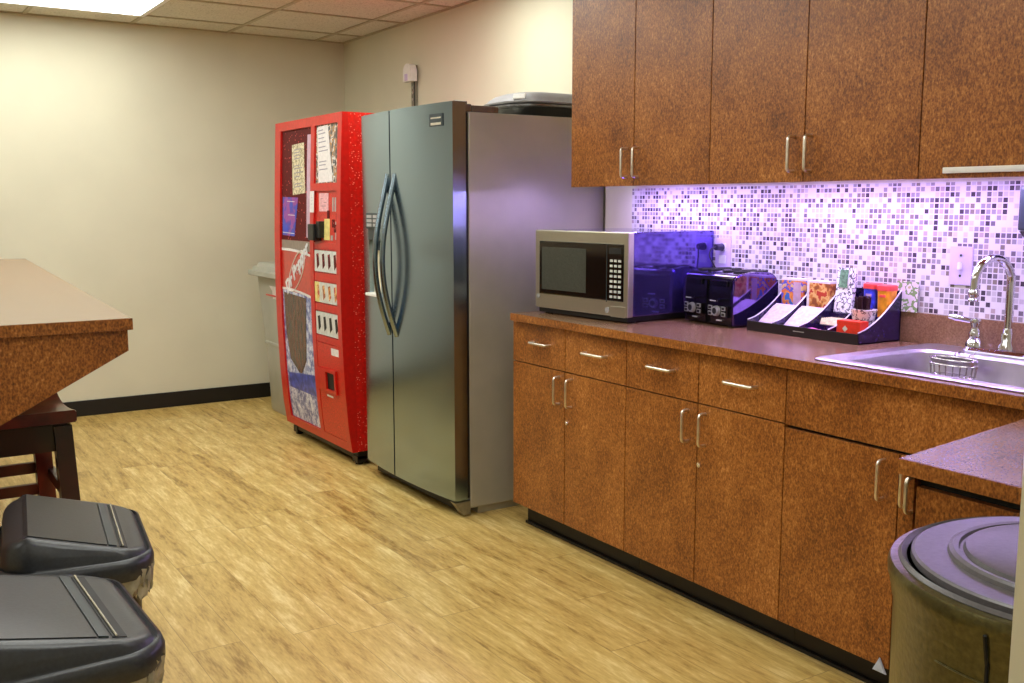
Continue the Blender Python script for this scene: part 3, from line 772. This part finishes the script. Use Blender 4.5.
# ================================================================== SWING-LID BINS
def superloop(hx, hy, r, n=8): return stadium(0, 0, hx, hy, r, n)
def swing_bin(loc, rot, label, hx, hy, bagseed):
    t = thing('swing_lid_bin', label, 'bin', loc, rot=rot, local=True)
    z0 = .588
    b = B(); loft(b, [[(x, y, z) for x, y in superloop(hx * s, hy * s, .05)] for s, z in ((.66, 0), (.68, .01), (.86, .585))])
    obj('body', b, 'binbody', t, smooth=True, ang=30)
    b = B(); random.seed(bagseed); L = []
    for s, z in ((.885, .538), (.91, .540), (.925, .555), (.94, .57), (.95, .60)):
        L.append([(x * (1 + .07 * random.random()), y * (1 + .05 * random.random()), z + (random.random() - .5) * (.022 if z < .56 else .006)) for x, y in superloop(hx * s, hy * s, .05, 16)])
    loft(b, L, cap=False); obj('liner', b, 'bag', t, smooth=True)
    # lid: rim flange with a rolled dome whose ridge runs along y near the -x side
    def dome(x):
        u = (x + hx) / (2 * hx)
        if u < .2: return .062 * math.sqrt(max(0, 1 - ((.2 - u) / .2) ** 2))
        s = (u - .2) / .8; return .062 * (1 - s) ** 1.1 + .006
    b = B(); L = []
    for k, (s, z) in enumerate(((1.0, z0 - .008), (1.02, z0 + .004), (1.02, z0 + .024), (1.0, z0 + .034), (.97, z0 + .037), (.955, z0 + .031), (.94, z0 + .033))):
        L.append([(x, y, z) for x, y in superloop(hx * s, hy * s, .075, 8)])
    for s, f in ((.93, .10), (.915, .45), (.895, .78), (.87, .95), (.83, 1.0), (.76, 1.0), (.5, 1.0), (.25, 1.0), (.02, 1.0)):
        L.append([(x, y, z0 + .033 + f * dome(x / s * .83 if s > .83 else x)) for x, y in superloop(hx * s, hy * s, .075 * s if s < .8 else .06, 8)])
    lid = obj('lid', loft(b, L), 'binblack', t, smooth=True, ang=50)
    def zt(x, off): return z0 + .033 + dome(x) + off
    def strip(y0, y1, xa, xb, off, mat, name, par, n=14, th=.004):
        b = B(); xs = [xa + (xb - xa) * i / n for i in range(n + 1)]
        poly = [(x, zt(x, off)) for x in xs] + [(x, zt(x, off - th)) for x in xs[::-1]]
        prism(b, poly, 'y', y0, y1); return obj(name, b, mat, par, smooth=True, ang=30)
    xa, xs0, xs1 = -hx * .62, hx * .40, hx * .66
    yy = hy * .78
    fl = strip(-yy, yy, xa, xs0, .0025, 'binblack', 'flap', t, n=20, th=.004)
    strip(-yy, yy, xs0 + .003, xs0 + .018, .003, 'board', 'hinge_bar', t, n=4, th=.005)
    strip(-yy, yy, xs0 + .024, xs1, .0015, 'hole', 'slot', t, n=4, th=.003)
    b = B(); pts = [(xs0 + .03, -yy + 2 * yy * i / 12, zt(xs0 + .03, .004)) for i in range(13)]
    tube(b, pts, .0018, 6); obj('slot_wire', b, 'bag', t, smooth=True)
    return t
swing_bin((.347, 2.275, 0), math.radians(-7), 'black swing lid bin at the left, farther one, beside the bar stool', .148, .205, 1)
swing_bin((.204, 1.81, 0), math.radians(1.5), 'black swing lid bin at the lower left corner, nearer one of the two', .178, .205, 2)

# ================================================================== ROUND BIN
SEAM = 183
CX, CY, CR = 1.335, .664, .246
t = thing('round_bin', 'large round dark olive bin with a violet grey lid at the lower right', 'bin', (CX, CY, 0))
b = B(); lathe(b, [(.226, 0), (.231, .004), (.237, .79), (.2385, .795), (.2395, .80), (.243, .822), (.246, .83), (.2465, .842), (.243, .850), (.232, .852)], CX, CY, 72)
bd = obj('body', b, 'canblack', t, smooth=True)
b = B(); lathe(b, [(.232, .846), (.233, .853), (.229, .858), (.222, .852), (.217, .852), (.216, .860), (.212, .8625), (.17, .8625), (.168, .868), (.163, .871), (.156, .870), (.154, .866), (.15, .866), (.147, .872), (.14, .874), (0, .876)], CX, CY, 72)
obj('lid', b, 'lidgrey', t, smooth=True, ang=25)
b = B()
for az in (math.radians(SEAM),):
    pts = [(CX + r * math.cos(az), CY + r * math.sin(az), z) for r, z in ((.2325, .02), (.2385, .79), (.2415, .80), (.2480, .83))]
    tube(b, pts, .0025, 6)
obj('seam', b, 'hole', bd)
b = B()
for k in range(24):
    a = math.radians(150 + 2.0 * k); 
pts = [(CX + .2375 * math.cos(math.radians(a)), CY + .2375 * math.sin(math.radians(a)), .765) for a in range(165, 206, 2)]
tube(b, pts, .0012, 5); obj('mould_line', b, 'canblack', bd)

# small clear door bumper at the bottom of the sink cabinet door
b = B(); prism(b, [(1.605, .088), (1.648, .088), (1.628, .128)], 'x', XF - .008, XF - .0005, .002)
obj('door_wedge', b, 'bumper', label='small pale triangular wedge at the foot of the sink cabinet door', cat='wedge', org=(XF - .004, 1.625, .088))

# ================================================================== SINK AND FAUCET
t = thing('kitchen_sink', 'stainless steel drop-in sink set in the brown worktop', 'sink', (2.52, 1.495, .9))
def rl(x0, x1, y0, y1, r, z, n=6): return [(x, y, z) for x, y in stadium((x0 + x1) / 2, (y0 + y1) / 2, (x1 - x0) / 2, (y1 - y0) / 2, r, n)]
b = B()
loft(b, [rl(2.255, 2.800, 1.075, 1.918, .03, .9005), rl(2.252, 2.803, 1.072, 1.921, .032, .903), rl(2.262, 2.793, 1.082, 1.911, .03, .9075),
         rl(2.275, 2.78, 1.095, 1.898, .03, .906), rl(2.298, 2.688, 1.12, 1.868, .07, .905), rl(2.305, 2.681, 1.127, 1.861, .07, .897),
         rl(2.315, 2.671, 1.137, 1.851, .07, .80), rl(2.335, 2.651, 1.157, 1.831, .07, .735), rl(2.36, 2.626, 1.18, 1.80, .06, .722), rl(2.45, 2.54, 1.45, 1.54, .04, .718)], cap=False)
R = None
b.verts.ensure_lookup_table(); b.faces.new(b.verts[-28:])
sk = obj('basin', b, 'sink', t, smooth=True, ang=35)
b = B(); lathe(b, [(.04, .7185), (.043, .722), (.034, .7225), (.03, .7195)], 2.495, 1.495, 24); obj('drain', b, 'chrome', sk, smooth=True)
t = thing('faucet', 'chrome gooseneck faucet with a single lever behind the sink', 'faucet', (2.745, 1.68, .906))
b = B(); loft(b, [rl(2.718, 2.775, 1.535, 1.765, .028, .9065), rl(2.716, 2.777, 1.533, 1.767, .03, .912), rl(2.724, 2.769, 1.541, 1.759, .022, .921)]); obj('base_plate', b, 'chrome', t, smooth=True)
b = B(); lathe(b, [(.024, .92), (.025, .93), (.017, .945), (.018, .965), (.014, .975), (.012, .985)], 2.747, 1.635, 24)
x0, y0 = 2.747, 1.635; pts = [(x0, y0, .975), (x0, y0, 1.115)]; dx, dy = -.112, .040; 
for i in range(1, 15):
    a = PI * i / 14 * .96; s = (1 - math.cos(a)) / 2; pts.append((x0 + dx * s, y0 + dy * s, 1.115 + .071 * math.sin(a)))
pts.append((x0 + dx * 1.01, y0 + dy * 1.01, 1.092))
tube(b, pts, .0118, 14); obj('spout', b, 'chrome', t, smooth=True)
b = B(); ex, ey = x0 + dx * 1.01, y0 + dy * 1.01
lathe(b, [(.012, 1.098), (.0155, 1.092), (.0155, 1.082), (.013, 1.078), (.013, 1.074), (.015, 1.07), (.013, 1.064)], ex, ey, 20); obj('aerator', b, 'chrome', t, smooth=True)
b = B(); lathe(b, [(.026, .92), (.026, .932), (.017, .945), (.019, .958), (.014, .97), (.012, .98), (.016, .99), (.013, 1.003), (0, 1.006)], 2.747, 1.735, 24); hb = obj('handle_base', b, 'chrome', t, smooth=True)
b = B(); tube(b, [(2.747, 1.735, .993), (2.742, 1.765, .998), (2.735, 1.793, 1.003), (2.730, 1.812, 1.004)], [.006, .008, .0105, .006], 12); obj('lever', b, 'chrome', hb, smooth=True)
# wire caddy in the basin
t = thing('wire_caddy', 'oval wire sponge caddy hanging inside the sink basin', 'caddy', (2.63, 1.70, .84))
cxx, cyy, ax, ay = 2.628, 1.722, .036, .072
def ell(z, s=1.0, n=40): return [(cxx + ax * s * math.cos(2 * PI * i / n) , cyy + ay * s * math.sin(2 * PI * i / n), z) for i in range(n)]
b = B()
for k, z in ((1, .895), (1, .880)): tube(b, ell(z, k), .0022, 6, closed=True)
for z in (.8875,):
    L = [[(p[0], p[1], p[2]) for p in ell(.881)], [(p[0], p[1], p[2]) for p in ell(.894)]]
    loft(b, L, cap=False)
obj('rim_band', b, 'caddy', t, smooth=True)
b = B()
for i in range(0, 40, 2):
    a = 2 * PI * i / 40; c, s = math.cos(a), math.sin(a)
    tube(b, [(cxx + ax * c, cyy + ay * s, .880), (cxx + ax * .93 * c, cyy + ay * .93 * s, .845), (cxx + ax * .5 * c, cyy + ay * .7 * s, .832)], .0016, 5)
tube(b, ell(.846, .94), .0018, 5, closed=True)
obj('wires', b, 'caddy', t, smooth=True)
b = B()
for y in (1.70, 1.745): tube(b, [(2.6625, y, .89), (2.675, y, .905), (2.693, y, .9075), (2.699, y, .9085)], .002, 6)
obj('hooks', b, 'caddy', t, smooth=True)

# outlets
t = thing('power_outlet', 'white power outlet plate with a plug, on the tiles behind the toaster', 'outlet', (XK - .01, 2.85, 1.15))
b = B(); box(b, XK - .014, XK - .0083, 2.808, 2.888, 1.09, 1.207, .002); pl = obj('plate', b, 'lilac', t)
b = B()
for z in (1.125, 1.172): box(b, XK - .0165, XK - .0135, 2.83, 2.866, z - .016, z + .016, .003)
obj('sockets', b, 'white', pl)
b = B(); tube(b, [(XK - .017, 2.85, 1.172), (XK - .05, 2.85, 1.172)], [.015, .012], 14); pg = obj('plug', b, 'cordgrey', t, smooth=True)
b = B(); P = [Vector(p) for p in ((XK - .05, 2.85, 1.172), (XK - .065, 2.86, 1.168), (XK - .07, 2.865, 1.14), (XK - .055, 2.85, 1.10), (XK - .045, 2.84, 1.08), (XK - .04, 2.86, 1.05))]
tube(b, rounded(P, .012, 4), .0028, 8); obj('cord', b, 'cordgrey', pg, smooth=True)
t = thing('light_switch', 'white light switch plate on the tiles left of the faucet', 'switch', (XK - .01, 1.84, 1.15))
b = B(); box(b, XK - .014, XK - .0083, 1.802, 1.878, 1.092, 1.209, .002); pl = obj('plate', b, 'lilac', t)
b = B(); box(b, XK - .024, XK - .0135, 1.834, 1.846, 1.139, 1.162, .003); obj('toggle', b, 'white', pl)
b = B()
for z in (1.12, 1.182): cylx(b, XK - .0155, XK - .0138, 1.84, z, .004, 10)
obj('screws', b, 'board', pl)
# grey board at the right edge
t = thing('towel_dispenser', 'dark grey panel mounted on the tiles at the right edge', 'dispenser', (XK - .06, 1.5, 1.24))
b = B(); box(b, 2.72, XK - .0085, 1.36, 1.613, 1.262, 1.385, .008); obj('panel', b, 'board', t)
b = B(); prism(b, [(2.722, 1.2615), (2.81, 1.2615), (2.81, 1.236), (2.75, 1.24)], 'y', 1.365, 1.609, .002); obj('base', b, 'organizer', t)

# ================================================================== MICROWAVE
MR = math.radians(5)
t = thing('microwave', 'stainless front microwave oven at the end of the worktop by the refrigerator', 'microwave', (2.350, 2.852, .9), rot=MR, local=True)
W_, DD, H0, H1 = .532, .468, .024, .335
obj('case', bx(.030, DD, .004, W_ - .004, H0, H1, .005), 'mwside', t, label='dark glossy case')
obj('base', bx(.012, DD - .01, .012, W_ - .012, .006, .0238), 'black', t)  # black box standing in for the shade under the case
b = B(); box(b, 0, .029, 0, W_, H0, H1, .004); dr = obj('door', b, 'mwsteel', t)
obj('black_glass', bx(-.003, .004, .022, W_ - .028, .080, .292, .004), 'glassblack', dr)
obj('window', bx(-.0038, -.0025, .225, W_ - .045, .100, .268, .0005), 'mesh', dr)
obj('door_divider', bx(-.0042, -.0028, .108, .111, .075, .290), 'board', dr)
b = B()
for r in range(8):
    for c in range(3): box(b, -.0044, -.003, .034 + .022 * c, .048 + .022 * c, .092 + .019 * r, .101 + .019 * r)
obj('keypad', b, 'key', dr)
obj('display', bx(-.0044, -.003, .034, .098, .255, .277), 'hole', dr)
b = B(); tube(b, [(-.002, .108, .045), (.0015, .108, .045)], .011, 20); obj('latch_button', b, 'silverlabel', dr, smooth=True)
b = B(); tube(b, [(-.002, W_ - .02, .07), (.0015, W_ - .02, .07)], .009, 18); obj('round_badge', b, 'silverlabel', dr, smooth=True)
obj('open_button', bx(-.0018, .002, .012, .088, .022, .062, .001), 'mwsteel', dr)
for x, y in ((.05, .03), (.05, W_ - .03), (DD - .05, .03), (DD - .05, W_ - .03)):
    b = B(); lathe(b, [(.016, .0005), (.018, .0245)], x, y, 14); obj('foot', b, 'black', t)

# ================================================================== TOASTER
t = thing('toaster', 'black four slice toaster with chrome sides and two dials, beside the microwave', 'toaster', (2.70, 2.71, .9))
TY0, TY1 = 2.552, 2.850
def tprof(inset=0):
    pts = [(2.612, .906), (2.606, .95), (2.604, 1.02), (2.608, 1.062)]
    for i in range(7): a = PI - (PI / 2) * i / 6; pts.append((2.650 + .040 * math.cos(a), 1.058 + .034 * math.sin(a)))
    pts += [(2.70, 1.097), (2.75, 1.095)]
    for i in range(7): a = PI / 2 - (PI / 2) * i / 6; pts.append((2.755 + .05 * math.cos(a), 1.05 + .045 * math.sin(a)))
    pts += [(2.803, .96), (2.797, .906)]
    return pts
b = B(); prism(b, tprof(), 'y', TY0 + .014, TY1 - .014, .002); bd = obj('body', b, 'toaster', t, smooth=True, ang=30)
for y0, y1 in ((TY0, TY0 + .0135), (TY1 - .0135, TY1)):
    b = B(); prism(b, tprof(), 'y', y0, y1, .004); obj('side_panel', b, 'toasterside', t, smooth=True, ang=30, label='mirror-like side panel')
b = B(); box(b, 2.600, 2.612, 2.700, 2.704, .91, 1.065); obj('centre_seam', b, 'blackgloss', t)
for y in (2.630, 2.776):
    b = B()
    for s in (-.03, .03): box(b, 2.645, 2.785, y + s - .011, y + s + .011, 1.0925, 1.0985, .001)
    obj('bread_slots', b, 'hole', t)
    b = B(); box(b, 2.594, 2.606, y - .056, y + .056, .935, .978, .003); cp = obj('control_panel', b, 'blackgloss', t)
    b = B(); tube(b, [(2.582, y, .957), (2.5945, y, .957)], [.017, .019], 24); kn = obj('dial', b, 'silverlabel', cp, smooth=True)
    b = B(); tube(b, [(2.5805, y, .957), (2.5825, y, .957)], .011, 16); obj('dial_mark', b, 'hole', kn)
    for s in (-.038, .038):
        for z in (.946, .967):
            bt = obj('button', bx(2.591, 2.5945, y + s - .011, y + s + .011, z - .0075, z + .0075, .002), 'silverlabel', cp)
            obj('button_mark', bx(2.5902, 2.5912, y + s - .0075, y + s + .0075, z - .0045, z + .0045), 'hole', bt)
    b = B(); box(b, 2.575, 2.606, y - .026, y + .026, .990, .9985, .003); obj('lever', b, 'toaster', t)
    b = B(); box(b, 2.5742, 2.5752, y - .016, y + .016, .993, .996); obj('lever_mark', b, 'key', t)
    b = B(); box(b, 2.6005, 2.606, y - .045, y + .045, 1.045, 1.066, .002); obj('upper_trim', b, 'glassblack', t)
    b = B(); box(b, 2.6015, 2.607, y - .013, y + .013, .920, .924); obj('small_mark', b, 'white', t)
t.rotation_euler.z = math.radians(-7); t.location.x -= .002; t.location.y -= .010
for x in (2.63, 2.78):
    for y in (2.59, 2.83):
        b = B(); lathe(b, [(.011, .9002), (.012, .907)], x, y, 12); obj('foot', b, 'black', t)

# ================================================================== SNACK ORGANIZER
OY = [2.032, 2.149, 2.266, 2.383, 2.500]; OX0, OX1 = 2.600, 2.805
t = thing('counter_organizer', 'violet black four bay countertop organizer holding boxes, cups and sachets', 'organizer', (2.70, 2.266, .9))
def side_poly(low=.937, high=1.062):
    pts = [(OX0, .9005), (OX0, low)]
    for i in range(1, 9):
        s = i / 8; pts.append((OX0 + .01 + (OX1 - OX0 - .01) * s, low + (high - low) * (.45 * s + .55 * s * s)))
    pts.append((OX1, .9005)); return pts
b = B(); box(b, OX0, OX1, OY[0], OY[-1], .9005, .9045); obj('base', b, 'organizer', t)
b = B(); box(b, OX0 - .002, OX0 + .003, OY[0], OY[-1], .9005, .934, .0008); lipo = obj('front_lip', b, 'orgface', t)
b = B()
for i in range(9): box(b, OX0 - .0026, OX0 - .0018, 2.288 - .0052 * i, 2.2915 - .0052 * i, .917, .9195)
obj('lip_print', b, 'key', lipo)
b = B(); box(b, OX1 - .004, OX1, OY[0], OY[-1], .9045, 1.06); obj('back_panel', b, 'organizer', t)
for i, y in enumerate(OY):
    th = .004
    y0 = y if i == 0 else (y - th if i == 4 else y - th / 2)
    b = B(); prism(b, side_poly(), 'y', y0, y0 + th); sp_ = obj('divider' if 0 < i < 4 else 'side_panel', b, 'organizer', t)
    P = side_poly()[1:-1]
    b = B()
    poly = P + [(p[0], p[1] + .0022) for p in P[::-1]]
    prism(b, poly, 'y', y0 - .0003, y0 + th + .0003); obj('white_edge', b, 'orgedge', sp_)
for j in range(4):
    y0, y1 = OY[j] + .0045, OY[j + 1] - .0045
    b = B(); box(b, 2.742, OX1 - .0045, y0, y1, .972, .975); box(b, 2.742, 2.745, y0, y1, .9405, .972); obj('upper_shelf', b, 'organizer', t)
    if j == 1:
        b = B(); box(b, 2.672, 2.7415, y0, y1, .937, .940); box(b, 2.672, 2.675, y0, y1, .905, .937); obj('middle_shelf', b, 'organizer', t)
# contents
def item(name, bm, mat, label, cat, org, group=None, smooth=False): return obj(name, bm, mat, label=label, cat=cat, org=org, group=group, smooth=smooth)
o = item('tea_box', bx(2.755, 2.798, 2.395, 2.490, .9755, 1.076, .001), 'teabox', 'blue and orange drink box in the left back bay of the organizer', 'box', (2.776, 2.44, .9755))
b = B(); box(b, 2.7545, 2.7985, 2.3945, 2.4905, 1.0705, 1.0775); obj('box_flap', b, 'paper', o)
b = B(); box(b, 2.7542, 2.7552, 2.402, 2.435, .985, 1.066); obj('blue_panel', b, 'lilacpaper', o)
o = item('cocoa_box', bx(2.755, 2.798, 2.277, 2.374, .9755, 1.074, .001), 'cocoabox', 'brown and orange drink box right of the blue and orange one', 'box', (2.776, 2.326, .9755))
b = B(); box(b, 2.7545, 2.7985, 2.2765, 2.3745, 1.0685, 1.0755); box(b, 2.7542, 2.7555, 2.365, 2.3745, .976, 1.069); obj('box_flap', b, 'paper', o)
def slanted(name, y0, y1, x0, z0, x1, z1, th, mat, label, cat, group=None):
    d = Vector((x1 - x0, 0, z1 - z0)).normalized(); nr = Vector((-d.z, 0, d.x))
    b = B(); quad_sheet(b, [(x0, y0, z0), (x0, y1, z0), (x1, y1, z1), (x1, y0, z1)], nr, th)
    return item(name, b, mat, label, cat, (x0, (y0 + y1) / 2, z0), group)
o = slanted('scroll_card', 2.186, 2.258, 2.766, .976, 2.782, 1.125, .012, 'cardprint', 'tall white packet with black scrolls and a green plant, standing in the organizer', 'packet')
b = B(); quad_sheet(b, [(2.7605, 2.246, 1.06), (2.7605, 2.212, 1.06), (2.7675, 2.212, 1.12), (2.7675, 2.246, 1.12)], (-1, 0, .1), .001); obj('plant_print', b, 'leafprint', o)
def tub(y, body, label, lid='redlid'):
    o = obj('snack_tub', loft(B(), [rl(2.752, 2.797, y - .038, y + .038, .012, .9755), rl(2.749, 2.800, y - .043, y + .043, .014, 1.056)]), body, smooth=True, label=label, cat='tub', org=(2.775, y, .9755))
    obj('lid', loft(B(), [rl(2.747, 2.802, y - .046, y + .046, .014, 1.052), rl(2.747, 2.802, y - .046, y + .046, .014, 1.068), rl(2.752, 2.797, y - .041, y + .041, .012, 1.072)]), lid, o, smooth=True)
    return o
def small_tub(y0, y1, body, label, zt):
    o = obj('snack_tub', loft(B(), [rl(2.752, 2.797, y0 + .003, y1 - .003, .01, .9755), rl(2.750, 2.799, y0, y1, .012, zt - .016)]), body, smooth=True, label=label, cat='tub', org=(2.775, (y0 + y1) / 2, .9755))
    obj('lid', loft(B(), [rl(2.748, 2.8005, y0 - .0015, y1 + .0015, .012, zt - .018), rl(2.748, 2.8005, y0 - .0015, y1 + .0015, .012, zt - .003), rl(2.752, 2.797, y0 + .002, y1 - .002, .011, zt)]), 'redlid', o, smooth=True)
    b = B(); box(b, 2.7475, 2.7515, y0 + .012, y1 - .016, 1.04, 1.048); obj('tub_print', b, 'lilacpaper' if body == 'bluetub' else 'redlid', o)
    return o
small_tub(2.094, 2.142, 'bluetub', 'blue tub with a red lid behind the scroll patterned cup', 1.082)
small_tub(2.040, 2.089, 'orangetub', 'orange tub with a red lid at the right end of the organizer', 1.079)
b = B(); lathe(b, [(.031, .9408), (.033, .945), (.043, .999), (.0455, 1.001), (.0455, 1.004), (.042, 1.004), (.031, .946), (0, .9455)], 2.695, 2.090, 32)
bmesh.ops.scale(b, verts=b.verts, vec=(.75, 1, 1), space=Matrix.Translation((-2.695, 0, 0)))
o = item('paper_cup', b, 'cup', 'white cup with dark scroll pattern, full of stirrers, in the organizer', 'cup', (2.695, 2.09, .9408), smooth=True)
random.seed(11)
sb = tube(B(), [(0, 0, 0), (0, 0, .092)], .0029, 6)
first = None
for k in range(30):
    a = random.random() * 6.28; r = .002 + .035 * random.random() ** .8
    px, py = 2.695 + .72 * r * .8 * math.cos(a), 2.09 + r * math.sin(a)
    if first is None:
        first = o2 = obj('coffee_stirrer', sb, 'stirrer', label='dark coffee stirrer standing in the scroll patterned cup', cat='stirrer', group='coffee stirrers in the scroll patterned cup', smooth=True)
    else:
        o2 = first.copy(); COL.objects.link(o2)
    o2.location = (px * .6 + 2.695 * .4, py * .6 + 2.09 * .4, .948 + .005 * random.random())
    o2.rotation_euler = (-(py - 2.09) * 5.5, (px - 2.695) * 5, 0)
b = B(); box(b, 2.614, 2.655, 2.038, 2.128, .9048, .971, .001)
o = item('red_packet_box', b, 'redbox', 'small bright red box at the front right of the organizer', 'box', (2.634, 2.083, .9048))
b = B(); prism(b, [(2.105, .945), (2.095, .955), (2.085, .945), (2.095, .935)], 'x', 2.6128, 2.6145); box(b, 2.6128, 2.6145, 2.068, 2.112, .924, .928); obj('box_print', b, 'paper', o)
# stacks of white filters / envelopes at the front left
for (ya, yb_, lb) in ((2.392, 2.492, 'leftmost bay'), (2.275, 2.376, 'second bay from the left')):
    first = None
    for k in range(0, 5, 3):
        d = slanted('white_envelope', ya + .004 * (k % 2), yb_ - .006 * (k % 3), 2.618 + .004 * k, .906 + .0002 * k, 2.722 + .004 * k, .975 + .004 * (4 - k) * .5 + .004 * k - .002, .0015, 'envelope',
                    'white envelope in a slanted pile in the %s of the organizer' % lb, 'envelope', 'white envelopes piled in the %s' % lb)
b = B(); box(b, 2.680, 2.728, 2.278, 2.370, .9842, .9992, .001)
# cream packets on the middle shelf
random.seed(5)
for k in range(5):
    x = 2.682 + .011 * k; z = .9405
    b = B(); quad_sheet(b, [(x, 2.165, z), (x, 2.250, z), (x + .008, 2.250, z + .020), (x + .008, 2.165, z + .020)], (-1, 0, .3), .003)
    item('cream_packet', b, 'sachetcream', 'cream packet standing in the third bay of the organizer', 'packet', (x, 2.21, z), 'cream packets in the third bay')
for k in range(14):
    x = 2.612 + .045 * random.random(); y = 2.16 + .09 * random.random() if k < 8 else 2.137 + .001 * k; 
    if k >= 8: x = 2.66 - .003 * k; y = 2.1335; 
    if k >= 10: break
    z = .9050 + .0032 * k if k < 8 else .906
    b = B(); a = random.random() * 1.2 - .6; c, s = math.cos(a), math.sin(a)
    if k >= 8: continue
    hw, hl = .014, .030
    P = [(max(OX0 + .006, min(2.668, x + u * c - v * s)), max(2.155, min(2.258, y + u * s + v * c)), z + .001 * u / hw) for u, v in ((-hw, -hl), (hw, -hl), (hw, hl), (-hw, hl))]
    quad_sheet(b, P, (0, 0, 1), .0028)
    item('pink_sachet', b, 'sachetpink', 'pink sweetener sachet lying in the front of the third bay', 'sachet', (x, y, z), 'pink sachets in the third bay')
# leafy card leaning on the wall behind
slanted('leaf_card', 1.975, 2.055, 2.8065 , .995 + .0005, 2.8105, 1.092, .002, 'cardgreen', 'pale card with green leaves standing on the ledge behind the organizer', 'card')
